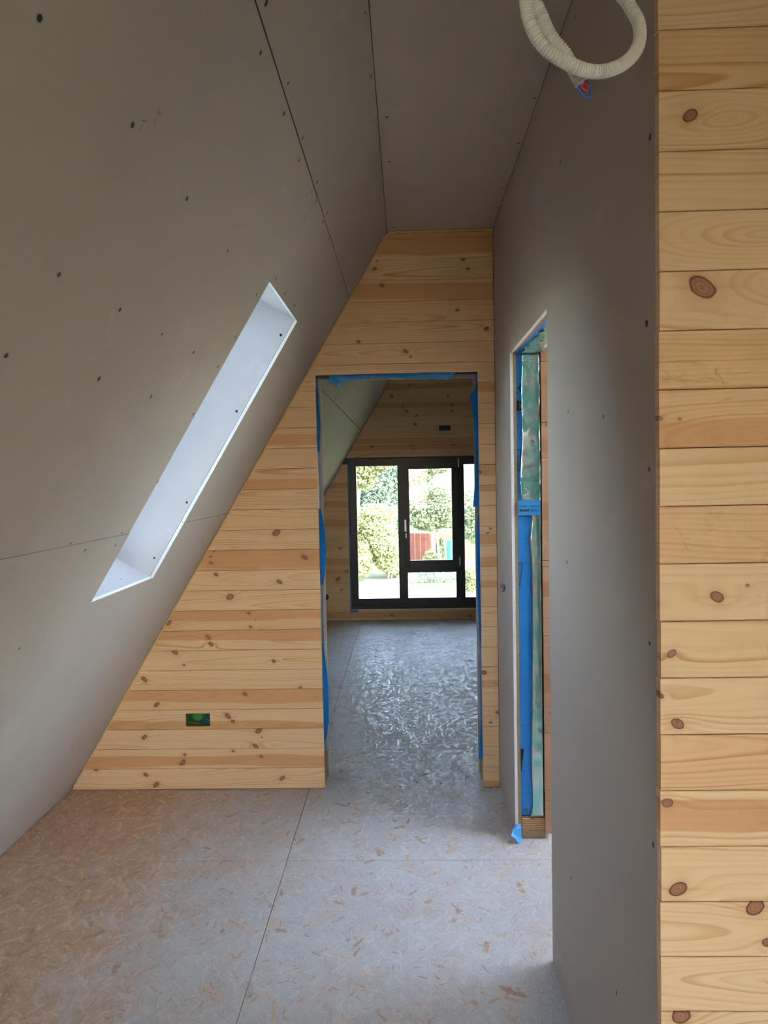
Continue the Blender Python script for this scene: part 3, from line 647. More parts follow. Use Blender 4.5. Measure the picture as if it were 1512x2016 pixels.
# ---------------------------------------------------------------- window wall of the second room
WX0, WX1, WZ0, WZ1 = -0.635, 1.165, 0.1084, 1.778
wall_far = xz_board('wall_far', [lambda z: slope_x(z, 0.08), K(-0.6205), K(1.1435), lambda z: slope_xr(z, 0.08)], [-0.02, 0.1545, 1.7665, H + 0.012], [(1, 1)], D2 + 0.0205, D2 + 0.2, 'stud')
tag(wall_far, 'dark knotty pine wall around the window of the second room', 'wall', kind='structure')
for k in range(28):
    z0 = 0.0025 if k == 0 else Z0 + 0.1 * k; z1 = min(Z0 + 0.1 * (k + 1), H - 0.003)
    kn = [q for q in FAR_KNOTS if z0 <= q[1] < z1]
    L_ = lambda z: slope_x(z) + 0.004; R_ = lambda z: slope_xr(z) - 0.004
    hole = (0.360, 0.491, 2.050, 2.120)
    if z0 >= WZ0 - 0.001 and z1 < WZ1:
        plank(wall_far, L_, K(WX0), z0, z1, D2, D2 + 0.0185, kn); plank(wall_far, K(WX1), R_, z0, z1, D2, D2 + 0.0185)
    elif z0 < WZ1 < z1: plank(wall_far, L_, R_, z0, z1, D2, D2 + 0.0185, kn, [(WX0, WX1, z0 - 1, WZ1)])
    else: plank(wall_far, L_, R_, z0, z1, D2, D2 + 0.0185, kn, [(0.362, 0.489, 2.052, 2.1065)] if z0 < 2.08 < z1 else ())
sheet('window_tape', [((WX0 - 0.006, D2 - 0.001, z), (WX0 + 0.014 + 0.003 * math.sin(z * 9), D2 + 0.03, z)) for z in [0.09 + i * 0.0844 for i in range(21)]], 'membrane', wall_far, bulge=0.002)
sheet('window_tape', [((WX0 - 0.006 + i * 0.022, D2 - 0.002, 0.118 - 0.004 * (i % 2)), (WX0 - 0.006 + i * 0.022, D2 - 0.004, 0.085 + 0.004 * (i % 3))) for i in range(5)], 'membrane', wall_far)

win1 = empty('window_1', (0.26, D2 + 0.03, WZ0)); tag(win1, 'black framed window with an opening middle sash looking onto the garden', 'window', kind='structure')
Y0, Y1 = D2 + 0.035, D2 + 0.105
def bars(name, bl, dy0=0.0, dy1=0.0): return boxes(name, [(a, b, Y0 + dy0, Y1 + dy1, c, d_) for a, b, c, d_ in bl], 'frame', win1, 0.003)
bars('frame', [(-0.622, -0.545, 0.153, 1.768)]); bars('frame', [(1.068, 1.145, 0.153, 1.768)])
bars('frame', [(-0.545, 1.068, 1.684, 1.768)]); bars('frame', [(-0.545, 1.068, 0.153, 0.233)])
bars('mullion', [(-0.096, 0.000, 0.233, 1.684)]); bars('mullion', [(0.528, 0.626, 0.233, 1.684)])
bars('transom', [(0.000, 0.528, 0.512, 0.590)])
sash = bars('sash', [(-0.03, 0.028, 0.575, 1.720), (0.490, 0.560, 0.575, 1.720), (0.028, 0.490, 1.643, 1.720), (0.028, 0.490, 0.575, 0.648)], -0.018, -0.03)
for a, b, c, d_ in ((-0.545, -0.096, 0.233, 1.684), (0.028, 0.490, 0.648, 1.643), (0.000, 0.528, 0.233, 0.512), (0.626, 1.068, 0.233, 1.684)):
    boxes('pane', [(a - 0.004, b + 0.004, Y0 + 0.03, Y0 + 0.035, c - 0.004, d_ + 0.004)], 'glass', win1)
hy = Y0 - 0.018
hd = boxes('handle', [(0.0 - 0.032, 0.0 - 0.004, hy - 0.012, hy, 0.965, 1.035), (-0.026, -0.010, hy - 0.05, hy - 0.0125, 1.010, 1.028), (-0.029, -0.007, hy - 0.062, hy - 0.0505, 0.968, 1.098)], 'steel', win1, 0.003)
tag(hd, 'silver window handle')
tag(boxes('lock', [(-0.020, -0.006, hy - 0.01, hy, 0.895, 0.945), (-0.016, -0.010, hy - 0.02, hy - 0.0105, 0.905, 0.932)], 'steel', win1, 0.002), 'silver lock cylinder')
for z in (1.655, 0.585):
    tag(boxes('hinge', [(0.560, 0.574, hy - 0.014, hy + 0.01, z, z + 0.095)], 'steel', win1, 0.003), 'slim silver hinge')
boxes('sill', [(-0.625, 1.15, D2 + 0.022, Y1, 0.112, 0.152)], 'sill', win1, 0.002)
boxes('sill_edge', [(-0.625, 1.15, D2 + 0.004, D2 + 0.0215, 0.1095, 0.118)], 'gypsum_core', win1)
portal('garden_window_sky', (0.26, D2 + 0.12, 0.96), (0, -1, 0), (0, 0, 1), 1.7, 1.55)

# ---------------------------------------------------------------- right partition with the side doorway
DY0, DY1, DZ = 2.325, 3.140, 2.060
def yz_board(name, ys, zs, off, x0, x1, mats, parent=None):
    return grid_solid(name, ys, zs, off, lambda i, j: Vector((x0, ys[i], zs[j])), lambda i, j: Vector((x1, ys[i], zs[j])), mats, parent)
wall_right = yz_board('wall_right', [YN + 0.024, DY0 - 0.004, DY1 + 0.006, D - 0.0005], [0.0, DZ + 0.006, H + 0.012], [(1, 0)], XR + 0.0265, XR + 0.122, ['raw_pine', 'raw_pine'])
tag(wall_right, 'grey plasterboard partition on the right with a narrow side doorway', 'wall', kind='structure')
GA, GB = 0.102, 0.1030
wp = yz_board('gypsum_panel', [YN + 0.0225, DY0, DY1, D - 0.0015], [GB, DZ, H - 0.0015], [(1, 0)], XR, XR + 0.0125, ['gypsum', 'gypsum_core', 'gypsum_core'], wall_right)
yz_board('gypsum_panel', [YN + 0.0225, DY0], [0.0015, GA], [], XR, XR + 0.0125, ['gypsum', 'gypsum_core', 'gypsum_core'], wall_right)
yz_board('gypsum_panel', [DY1, D - 0.0015], [0.0015, GA + 0.0002], [], XR, XR + 0.0125, ['gypsum', 'gypsum_core', 'gypsum_core'], wall_right)
yz_board('strand_panel', [YN + 0.024, DY0 - 0.001, DY1 + 0.002, D - 0.0015], [0.0015, DZ + 0.002, H - 0.0015], [(1, 0)], XR + 0.0132, XR + 0.0258, ['osb_edge', 'osb_edge'], wall_right)
for y, z in WALL_SCREWS: screw(wp, (XR, y, z), (-1, 0, 0), 0.0046 if y > 1.5 else 0.0055)
screw([c for c in wall_right.children if c.name.startswith('gypsum_panel')][1], (XR, 1.75, 0.05), (-1, 0, 0))
# cladding ends on the side room face
X2 = XR + 0.1265
zm = [0.022, 0.461, 0.876, 1.167, 1.193, 1.622, 1.771, 2.022, 2.068, 2.40, H - 0.002]
for a, b in zip(zm[:-1], zm[1:]):
    o = boxes('board_end', [(X2, X2 + 0.034, DY1 - 0.012, D - 0.001, a + 0.0009, b - 0.0009)], 'raw_pine', wall_right, 0.0006)
    o['seed'] = random.random(); o['grain'] = [0.03, 0.02, 0.03]
boxes('gypsum_panel', [(X2, X2 + 0.0125, YN + 0.15, DY0, 0.001, H - 0.002)], 'gypsum_lit', wall_right); boxes('gypsum_panel', [(X2, X2 + 0.0125, DY0, DY1 - 0.013, DZ, H - 0.002)], 'gypsum', wall_right)
# jamb: plates, membrane, foil, tape
tag(boxes('bottom_plate', [(XR + 0.028, XR + 0.125, DY1 - 0.006, DY1 + 0.1, 0.036, 0.084)], 'end_grain', wall_right, 0.001), 'rough timber end at the foot of the doorway')
tag(boxes('bottom_plate', [(XR + 0.028, XR + 0.125, DY1 - 0.007, DY1 + 0.1, 0.0005, 0.0355)], 'osb_edge', wall_right, 0.001), 'chipboard end on the floor at the doorway')
UP = [(2.06, .489), (1.95, .487), (1.84, .484), (1.71, .489), (1.60, .481), (1.54, .477), (1.448, .482)]
LO = [(1.40, .522), (1.36, .521), (1.287, .513), (1.21, .516), (1.136, .520), (0.95, .522), (.768, .520), (.60, .518), (.506, .515), (.331, .511), (.20, .515), (.132, .514), (.092, .505)]
YJ = DY1 + 0.0035
mem = tag(sheet('membrane', [((XR + 0.0262, YJ, z), (0.53 if z > 1.45 else x, YJ, z)) for z, x in UP + LO], 'membrane', wall_right, 0.0008, across=3), 'blue membrane strip with dark print down the doorway side')
def crumple(name, zs, xl, xr, y, seed, pk, amp=0.0055, ncol=17):
    rnd = random.Random(seed); vs = []; n = len(zs); ph = [rnd.uniform(0, 6.28) for _ in range(6)]
    for b in (0, 1):
        for i, z in enumerate(zs):
            for k in range(ncol):
                t = k / (ncol - 1); x = xl(z) + (xr(z) - xl(z)) * t
                d = 0.35 * math.sin(z * 41 + ph[0] + 2.2 * t) + 0.25 * math.sin(z * 97 + ph[1] - 3 * t) + 0.2 * math.sin(t * 7 + z * 23 + ph[2])
                for px_, pz_, w_ in pk:
                    rr_ = math.hypot(x - px_, z - pz_); th = math.atan2(z - pz_, x - px_)
                    d += 1.5 * abs(math.sin(th * 4.5 + ph[3])) * math.exp(-rr_ / w_) * min(1, rr_ / 0.012) - 1.0 * math.exp(-(rr_ / 0.01) ** 2)
                edge = 1.0 if 0 < k < ncol - 1 else 0.2
                vs.append(Vector((x, y - amp * d * edge - 0.002 * math.sin(math.pi * t) + b * 0.0005, z)))
    A = n * ncol; ix = lambda b, i, k: b * A + i * ncol + k; fs = []
    for i in range(n - 1):
        for k in range(ncol - 1):
            fs.append([ix(0, i, k), ix(0, i, k + 1), ix(0, i + 1, k + 1), ix(0, i + 1, k)]); fs.append([ix(1, i, k), ix(1, i + 1, k), ix(1, i + 1, k + 1), ix(1, i, k + 1)])
        for k in (0, ncol - 1): fs.append([ix(0, i, k), ix(0, i + 1, k), ix(1, i + 1, k), ix(1, i, k)])
    for i in (0, n - 1):
        for k in range(ncol - 1): fs.append([ix(0, i, k), ix(0, i, k + 1), ix(1, i, k + 1), ix(1, i, k)])
    return obj(name, vs, fs, 'foil', wall_right, smooth=True)
def interp(tab):
    tab = sorted(tab)
    def f(z):
        if z <= tab[0][0]: return tab[0][1]
        for (a, b), (c, d_) in zip(tab[:-1], tab[1:]):
            if z <= c: return b + (d_ - b) * (z - a) / (c - a)
        return tab[-1][1]
    return f
lin_z = lambda a, b, n: [a + (b - a) * i / (n - 1) for i in range(n)]
tag(crumple('foil', lin_z(1.43, 2.052, 150), interp([(z, x + 0.001) for z, x in UP]), K(X2 - 0.006), DY1 - 0.004, 3, [(.486, 1.822, .05), (.484, 1.53, .03), (.50, 2.03, .03)]), 'crumpled teal foil on the upper doorway side')
LOF = [(z, x + (0.006 if 1.05 < z < 1.37 else 0.001)) for z, x in LO]
tag(crumple('foil', lin_z(0.095, 1.42, 150), interp(LOF), K(X2 - 0.007), DY1 - 0.002, 5, [(.525, 1.12, .02), (.53, .93, .02), (.535, .72, .03), (.53, .56, .02)], 0.002, 9), 'narrow crumpled foil strip down the lower doorway side')
tp = tag(sheet('tape', [((XR + 0.0262, DY1 - 0.008, z), (X2 - 0.006, DY1 - 0.0085, z)) for z in (1.447, 1.43, 1.41, 1.384)], 'tape', wall_right, 0.0008, across=3), 'light blue printed tape across the foil')
ty = DY1 - 0.0095
lettering('print', 'homeseal', 0.0085, (XR + 0.030, ty, 1.4195), (1, 0, 0), (0, 0, 1), 'black_ink', tp)
lettering('print', 'knauf', 0.017, (XR + 0.034, ty, 1.4015), (1, 0, 0), (0, 0, 1), 'black_ink', tp, 0.0004)
lettering('print', 'LAYER LDS', 0.0085, (XR + 0.074, ty, 1.4195), (1, 0, 0), (0, 0, 1), 'black_ink', tp)
for q in range(3): boxes('print', [(XR + 0.076, XR + 0.114 - 0.006 * (q % 2), ty - 0.0003, ty, 1.4095 - q * 0.005, 1.4112 - q * 0.005)], 'dim_ink', tp)
boxes('print', [(XR + 0.0275, XR + 0.080, DY1 + 0.0018, DY1 + 0.0022, 1.3795, 1.3825)], 'ink', mem)
ym = YJ - 0.0010
def ink(bl):
    for a, b, c, d_ in bl: boxes('print', [(XR + a, XR + b, ym - 0.0003, ym, c, d_)], 'ink', mem)
lettering('print', 'O', 0.06, (XR + 0.033, ym, 1.895), (1, 0, 0), (0, 0, 1), 'ink', mem)
lettering('print', ':', 0.05, (XR + 0.024, ym, 1.895), (1, 0, 0), (0, 0, 1), 'ink', mem, 0.0012)
lettering('print', 'IS', 0.058, (XR + 0.025, ym, 1.823), (1, 0, 0), (0, 0, 1), 'black_ink', mem, 0.0022)
ink([(.0265, .036, 1.7625, 1.7640), (.0265, .044, 1.658, 1.661), (.0395, .0425, 1.60, 1.66), (.0265, .029, 1.575, 1.635), (.0265, .044, 1.572, 1.575)])
def quad(pts, m_):
    vs = [Vector((XR + a, ym, b)) for a, b in pts] + [Vector((XR + a, ym - 0.0003, b)) for a, b in pts]
    obj('print', vs, [[3, 2, 1, 0], [4, 5, 6, 7], [0, 1, 5, 4], [1, 2, 6, 5], [2, 3, 7, 6], [3, 0, 4, 7]], m_, mem)
quad([(.028, 1.183), (.0295, 1.183), (.0295, 1.089), (.028, 1.089)], 'ink'); quad([(.028, 1.183), (.046, 1.183), (.046, 1.1805), (.028, 1.1805)], 'ink')
quad([(.0435, 1.183), (.046, 1.183), (.034, 1.089), (.0315, 1.089)], 'ink'); quad([(.028, 1.0915), (.034, 1.0915), (.034, 1.089), (.028, 1.089)], 'ink')
quad([(.0265, .385), (.041, .385), (.030, .290), (.0265, .290)], 'black_ink')
for k in range(12):
    z = 1.2845 - 0.0993 * k
    if z > 0.13: ink([(.027, .040, z, z + 0.0012), (interp(LO)(z) - XR - 0.014, interp(LO)(z) - XR - 0.001, z, z + 0.0012)])
lettering('print', 'cm', 0.018, (XR + 0.034, ym, 0.118), (1, 0, 0), (0, 0, 1), 'ink', mem, 0.0003)
ink([(.027, .070, .1105, .1120), (.027, .066, .096, .1005)])
# head of the side doorway
boxes('head_membrane', [(XR + 0.027, XR + 0.07, DY0 - 0.002, DY1 + 0.005, DZ + 0.0025, DZ + 0.0055)], 'membrane', wall_right)
hf = []
for i in range(40):
    y = DY0 + 0.002 + (DY1 - DY0 - 0.004) * i / 39
    hf.append(((XR + 0.046 + 0.006 * math.sin(i * 1.3), y, DZ - 0.001 - 0.003 * math.sin(i * 0.9)), (X2 - 0.004, y, DZ - 0.002 + 0.003 * math.sin(i * 0.7))))
tag(sheet('foil', hf, 'foil', wall_right, 0.0005, (0, 0, -1), 7, 0.004), 'crumpled foil across the doorway head')
# blue flap on the floor
tag(sheet('membrane_flap', [((.4405, DY1 - 0.004, .060), (.462, DY1 - 0.006, .066)), ((.426, DY1 - 0.03, .052), (.4645, DY1 - 0.012, .05)), ((.415, DY1 - 0.05, .034), (.464, DY1 - 0.016, .03)), ((.431, DY1 - 0.05, .024), (.463, DY1 - 0.02, .012)), ((.444, DY1 - 0.055, .003), (.460, DY1 - 0.04, .002))], 'tape', wall_right, bulge=0.004), 'small blue membrane flap curling out on the floor')
# cable hole in the far piece of the partition
cy, cz = 3.403, 1.040
vs = [Vector((XR - 0.0004, cy, cz))] + [Vector((XR - 0.0004, cy + 0.034 * math.cos(a) * (1 + .2 * math.sin(3 * a)), cz + 0.020 * math.sin(a) * (1 + .25 * math.cos(2 * a)))) for a in [2 * math.pi * i / 16 for i in range(16)]]
vs += [v + Vector((0.0003, 0, 0)) for v in vs]
hole = tag(obj('cable_hole', vs, [[0, 1 + (i + 1) % 16, 1 + i] for i in range(16)] + [[17, 18 + i, 18 + (i + 1) % 16] for i in range(16)] + [[1 + i, 1 + (i + 1) % 16, 18 + (i + 1) % 16, 18 + i] for i in range(16)], 'black', wall_right), 'dark cable hole with wire ends in the partition')
for m_, pts in (('wire_blue', [(0, -.01, .012), (-.012, -.002, .018), (-.014, .008, .010), (0, .012, .004)]), ('wire_red', [(0, -.004, .004), (-.012, .004, .008), (-.012, .010, -.002), (0, .012, -.006)]), ('wire_white', [(0, -.014, -.002), (-.012, -.010, -.012), (-.012, .006, -.016), (0, .016, -.010)]), ('black', [(0, -.018, .004), (-.014, -.016, -.014), (-.014, .008, -.022), (0, .020, -.020)])):
    v_, f_ = tube(spline([(XR - 0.0006 + a, cy + b * 1.6, cz + c) for a, b, c in pts], 0.002), 0.0016, 6)
    obj('wire', v_, f_, m_, hole, smooth=True)

# ---------------------------------------------------------------- front return wall (pine boards on the right edge of the view)
ZNF = -0.0061; XN = 0.4368
wall_front = xz_board('wall_front', [K(XR + 0.016), lambda z: slope_xr(z, 0.08)], [0.0, H + 0.012], [], YN + 0.0225, YN + 0.145, 'stud')
tag(wall_front, 'near wall end clad in horizontal knotty pine boards', 'wall', kind='structure')
GRN = {23: (0.02, .03, .05), 22: (-.03, .03, .03), 21: (.0, -.01, .25), 20: (-.05, .05, .02), 19: (.01, -.025, .22), 18: (.02, -.03, .12), 17: (-.06, .02, .02), 16: (-.035, -.02, .20), 15: (.04, .06, .01), 14: (-.06, .03, .03), 13: (-.02, .08, .01), 12: (.02, .06, .02), 11: (.025, .03, .05), 10: (.03, .02, .06), 9: (.06, .07, .01), 8: (-.05, .06, .01), 7: (0.0, .02, .05), 6: (.0, -.02, .12), 5: (0.0, -.03, .18)}
TNT = {22: .001, 17: .014, 16: .0169, 14: .0176, 10: .0171}
for k in range(28):
    z0 = max(0.0015, ZNF + 0.1 * k); z1 = min(ZNF + 0.1 * (k + 1), H - 0.002)
    if z1 - z0 < 0.01: continue
    xe = XN + random.uniform(-0.0012, 0.0012)
    gn = GRN.get(k); 
    o = plank(wall_front, K(xe), lambda z: slope_xr(z) - 0.004, z0, z1, YN, YN + 0.0205, [q for q in NEAR_KNOTS if z0 <= q[1] < z1], (), None, pick_seed((.75, 1) if k in TNT else (0, .4), (.5, .6) if k in (16, 9) else (0, .34)), 0.0012)
    if gn: o['grain'] = [gn[0], gn[1] - gn[2] * (0.50 - WLOC[o].x), gn[2]]

# ---------------------------------------------------------------- gable wall behind the camera with its window
BX0, BX1, BZ0, BZ1 = -0.10, 1.34, 0.70, 2.25
wall_behind = xz_board('wall_behind', [lambda z: slope_x(z, 0.08), K(BX0), K(BX1), lambda z: slope_xr(z, 0.08)], [0.0, BZ0, BZ1, H + 0.012], [(1, 1)], Y_REAR - 0.2, Y_REAR, ['gypsum', 'gypsum'])
tag(wall_behind, 'gable wall behind the viewpoint with a wide window', 'wall', kind='structure')
win4 = empty('window_4', ((BX0 + BX1) / 2, Y_REAR - 0.1, BZ0)); tag(win4, 'wide gable window behind the viewpoint', 'window', kind='structure')
for a in ((BX0, BX0 + .06, BZ0, BZ1), (BX1 - .06, BX1, BZ0, BZ1), (BX0 + .06, BX1 - .06, BZ0, BZ0 + .06), (BX0 + .06, BX1 - .06, BZ1 - .06, BZ1), (XC - .03, XC + .03, BZ0 + .06, BZ1 - .06)):
    boxes('frame', [(a[0], a[1], Y_REAR - .13, Y_REAR - .07, a[2], a[3])], 'frame', win4, 0.003)
for a, b in ((BX0 + .06, XC - .03), (XC + .03, BX1 - .06)): boxes('pane', [(a, b, Y_REAR - .102, Y_REAR - .098, BZ0 + .06, BZ1 - .06)], 'glass', win4)
portal('gable_window_sky', ((BX0 + BX1) / 2, Y_REAR - 0.22, (BZ0 + BZ1) / 2), (0, 1, 0), (0, 0, 1), BX1 - BX0, BZ1 - BZ0)

# ================================================================ THINGS
def pt(u, v, y):
    """point at distance y seen under the given view angles (used to lay out the conduit and the garden once)"""
    a, b = (u - 756) / 1465.3, (v - 1008) / 1465.3
    d = _r3 * a - _u3 * b + _f2; t = y / d.y
    return Vector((0, 0, EYE)) + d * t
# ---------------------------------------------------------------- corrugated conduit hanging from the ceiling
ctrl = [Vector((0.262, 1.20, H)), Vector((0.262, 1.195, 2.62))]
ctrl += [pt(u, v, y) for u, v, y in [(1098, -215, 1.17), (1115, -140, 1.15), (1150, -82, 1.12), (1190, -42, 1.09), (1229, -3, 1.075), (1244, 20, 1.065), (1256, 42, 1.06), (1260, 66, 1.05), (1256, 91, 1.04), (1243, 112, 1.03), (1222, 129, 1.015), (1190, 140, 1.00), (1159, 140, 0.99), (1127, 129, 0.98), (1087, 106, 0.972), (1065, 85, 0.97), (1051, 63, 0.968), (1043, 42, 0.966), (1038, 21, 0.966), (1035, -35, 0.968), (1048, -90, 0.972), (1066, -140, 0.985), (1058, -190, 1.00), (1015, -205, 1.01), (985, -165, 1.01), (990, -110, 1.005), (1018, -55, 1.0), (1050, 0, 0.998), (1061, 21, 0.998), (1070, 42, 1.0), (1079, 63, 1.0), (1094, 85, 1.003), (1112, 106, 1.006), (1134, 146, 1.01), (1148, 170, 1.012)]]
fine = spline(ctrl, 0.002)
acc = [0.0]
for a, b in zip(fine[:-1], fine[1:]): acc.append(acc[-1] + (b - a).length)
PITCH_C = 0.0038; path, rads, q = [], [], 0
for k in range(int(acc[-1] / PITCH_C)):
    for fr_, rr_ in ((0.0, 0.0071), (0.16, 0.0071), (0.26, 0.0085), (0.45, 0.0088), (0.70, 0.0088), (0.90, 0.0085)):
        s_ = (k + fr_) * PITCH_C
        while acc[q + 1] < s_: q += 1
        path.append(fine[q].lerp(fine[q + 1], (s_ - acc[q]) / (acc[q + 1] - acc[q]))); rads.append(rr_)
def rad(i): return rads[i]
con = empty('cable_conduit', (0.262, 1.20, H)); tag(con, 'white corrugated conduit looped and hanging from the ceiling, wire ends showing', 'cable conduit')
v_, f_ = tube(path, rad, 18, True); obj('conduit_tube', v_, f_, 'conduit', con, smooth=True)
e0 = path[-1]; dr = (path[-1] - path[-12]).normalized(); sd = dr.cross(Vector((0, 1, 0))).normalized()
for m_, w, L, r in (('wire_blue', 0.0062, 0.0175, 0.0018), ('wire_red', 0.0034, 0.0105, 0.0017)):
    pts = [e0 - dr * 0.01 + sd * w, e0 + dr * L * 0.55 + sd * w, e0 + dr * L + sd * w * 0.55, e0 + dr * (L * 1.12), e0 + dr * L - sd * w * 0.55, e0 + dr * L * 0.55 - sd * w, e0 - dr * 0.01 - sd * w]
    v_, f_ = tube(spline([p + Vector((0, -0.003 if m_ == 'wire_red' else 0, 0)) for p in pts], 0.001), r, 8)
    tag(obj('wire', v_, f_, m_, con, smooth=True), 'blue wire loop' if m_ == 'wire_blue' else 'red wire loop')

# ---------------------------------------------------------------- recessed socket boxes
def socket_box(x0, x1, z0, z1, yf, depth, shell, inner, label, cables):
    r = empty('socket_box', ((x0 + x1) / 2, yf + depth, z0)); tag(r, label, 'socket box')
    t = 0.004
    boxes('box', [(x0 + .001, x1 - .001, yf + depth - t, yf + depth, z0 + .001, z1 - .001), (x0 + .001, x0 + t, yf + 0.003, yf + depth - t, z0 + .001, z1 - .001), (x1 - t, x1 - .001, yf + 0.003, yf + depth - t, z0 + .001, z1 - .001), (x0 + t, x1 - t, yf + 0.003, yf + depth - t, z0 + .001, z0 + t), (x0 + t, x1 - t, yf + 0.003, yf + depth - t, z1 - t, z1 - .001)], shell, r)
    n = 20; cx, czc = (x0 + x1) / 2 - 0.002, z1 - 0.014; R = 0.026
    vs, fs = [], []
    for k, (rr, yy) in enumerate(((0.0, .001), (R * .8, .001), (R, .0035), (R, depth - t - yf * 0 - 0.001))):
        pass
    pr = [(R, depth - t - 0.0005), (R, 0.0065), (R * .82, 0.0045), (R * .2, 0.0045)]
    for rr, yy in pr:
        for i in range(n):
            a = 2 * math.pi * i / n; vs.append(Vector((cx + rr * math.cos(a), yf + yy, max(z0 + t, min(z1 - t - 0.0005, czc + rr * math.sin(a))))))
    for q in range(3):
        for i in range(n): fs.append([q * n + i, q * n + (i + 1) % n, (q + 1) * n + (i + 1) % n, (q + 1) * n + i])
    fs.append([3 * n + i for i in range(n)])
    obj('cover', vs, fs, inner, r)
    for m_, pts in cables:
        v_, f_ = tube(spline([(x0 + (x1 - x0) * a, yf + b, z0 + (z1 - z0) * c) for a, b, c in pts], 0.003), 0.0026, 7); obj('wire', v_, f_, m_, r, smooth=True)
    return r
socket_box(*GREEN, D, 0.0195, 'green_dark', 'green', 'green socket box recessed low in the back pine wall', [('black', [(.12, .014, .85), (.2, .004, .45), (.45, .002, .32), (.72, .003, .42), (.86, .012, .9)]), ('wire_red', [(.2, .012, .3), (.42, .006, .25), (.6, .006, .33), (.8, .014, .5)]), ('wire_blue', [(.95, .012, .4), (.8, .006, .52), (.68, .008, .36), (.9, .014, .22)])])
socket_box(0.362, 0.489, 2.052, 2.1065, D2, 0.0195, 'black', 'black', 'black double socket box recessed in the dark far wall above the window', [('black', [(.1, .014, .8), (.3, .004, .4), (.7, .003, .5), (.9, .014, .8)])])
bx = obj('socket_box', *(lambda p: (p[0], p[1]))(tube([(-0.905, D2 - 0.0008, 0.262), (-0.905, D2 - 0.004, 0.262)], 0.034, 14)), 'black')
tag(bx, 'round black socket box low beside the left doorway edge', 'socket box')

# ================================================================ GARDEN BEYOND THE WINDOW
ZG = -2.92
gv, gf = [], []; NXg, NYg = 40, 46
for j in range(NYg + 1):
    for i in range(NXg + 1):
        x, y = -60 + 120 * i / NXg, -45 + 165 * j / NYg
        gv.append((x, y, ZG + 0.05 * math.sin(x * 0.7) * math.cos(y * 0.4)))
for j in range(NYg):
    for i in range(NXg): a = j * (NXg + 1) + i; gf.append([a, a + 1, a + NXg + 2, a + NXg + 1])
tag(obj('ground', gv, gf, 'lawn'), 'sunlit lawn outside the window', 'lawn', kind='structure')

def leaves(blobs, n, size, seed):
    rnd = random.Random(seed); vs, fs = [], []; tot = sum(b[3] * b[4] * b[5] for b in blobs)
    for cx, cy_, cz_, rx, ry, rz in blobs:
        for _ in range(int(n * rx * ry * rz / tot)):
            while True:
                p = Vector((rnd.uniform(-1, 1), rnd.uniform(-1, 1), rnd.uniform(-1, 1)))
                if 0.45 < p.length < 1.0 + 0.12 * rnd.random(): break
            c = Vector((cx + p.x * rx, cy_ + p.y * ry, cz_ + p.z * rz))
            if c.z < ZG + 0.05: continue
            s = size * rnd.uniform(0.6, 1.3)
            u = Vector((rnd.gauss(0, 1), rnd.gauss(0, 1), rnd.gauss(0, .7))).normalized(); w = u.orthogonal().normalized()
            w = (w * math.cos(1.3 * rnd.random()) + u.cross(w) * math.sin(3 * rnd.random())).normalized()
            k = u.cross(w) * s * 0.18; b = len(vs)
            vs += [c - u * s, c + w * s * 0.45 + k, c + u * s, c - w * s * 0.45 + k]; fs += [[b, b + 1, b + 2], [b, b + 2, b + 3]]
    return vs, fs
def plant(name, label, cat, base, blobs, n, size, leaf, trunks, seed, group=None):
    r = empty(name, base); tag(r, label, cat, group)
    v_, f_ = leaves(blobs, n, size, seed); tag(obj('foliage', v_, f_, leaf, r), kind='stuff')
    for pts, r0, r1 in trunks:
        q = spline(pts, 0.15); v_, f_ = tube(q, lambda i: r0 + (r1 - r0) * i / (len(q) - 1), 9); obj('trunk', v_, f_, 'bark', r, smooth=True)
    return r
B = lambda u, v, y, ry=None: pt(u, v, y)
def blob(u, v, y, ru, rv, ry):
    c = pt(u, v, y); k = y / 1465.3; return (c.x, c.y, c.z, ru * k, ry, rv * k)
def gp(u, y): p = pt(u, 1000, y); return (p.x, y, ZG)
plant('leafy_shrub', 'broad sunlit shrub with arching stems seen in the left window pane', 'shrub', gp(740, 33), [blob(735, 1040, 33, 34, 48, 1.2), (blob(758, 1075, 33, 26, 50, 1.0)), blob(712, 1095, 32.6, 22, 42, 1.0), blob(745, 1015, 33.4, 36, 22, 1.0), blob(704, 1045, 33.2, 22, 44, 1.0), blob(775, 1105, 33.3, 20, 28, 0.8)], 19000, 0.095, 'leaf_yellow',
      [([gp(762, 33), pt(772, 1090, 32.6), pt(768, 1065, 32.3), pt(752, 1052, 32.2), pt(735, 1075, 32.1)], 0.05, 0.02), ([gp(768, 33), pt(776, 1095, 32.6), pt(784, 1060, 32.6)], 0.05, 0.02)], 1)
plant('evergreen_tree', 'tall blue green tree rising behind the shrub in the left pane', 'tree', gp(745, 45), [blob(745, 970, 45, 46, 52, 1.8), blob(770, 925, 45, 36, 46, 1.6), blob(706, 1000, 45, 36, 50, 1.5), blob(770, 1010, 45, 30, 45, 1.5)], 14000, 0.12, 'leaf_blue', [([gp(742, 45), pt(742, 1030, 45), pt(742, 950, 45)], 0.16, 0.08)], 2)
plant('tall_tree', 'yellow green treetop at the upper left of the window view', 'tree', gp(700, 36), [blob(712, 930, 36, 32, 34, 1.4), blob(730, 900, 36, 44, 30, 1.6)], 8000, 0.10, 'leaf_yellow', [([gp(700, 36), pt(702, 1030, 36), pt(710, 930, 36)], 0.14, 0.07)], 3)
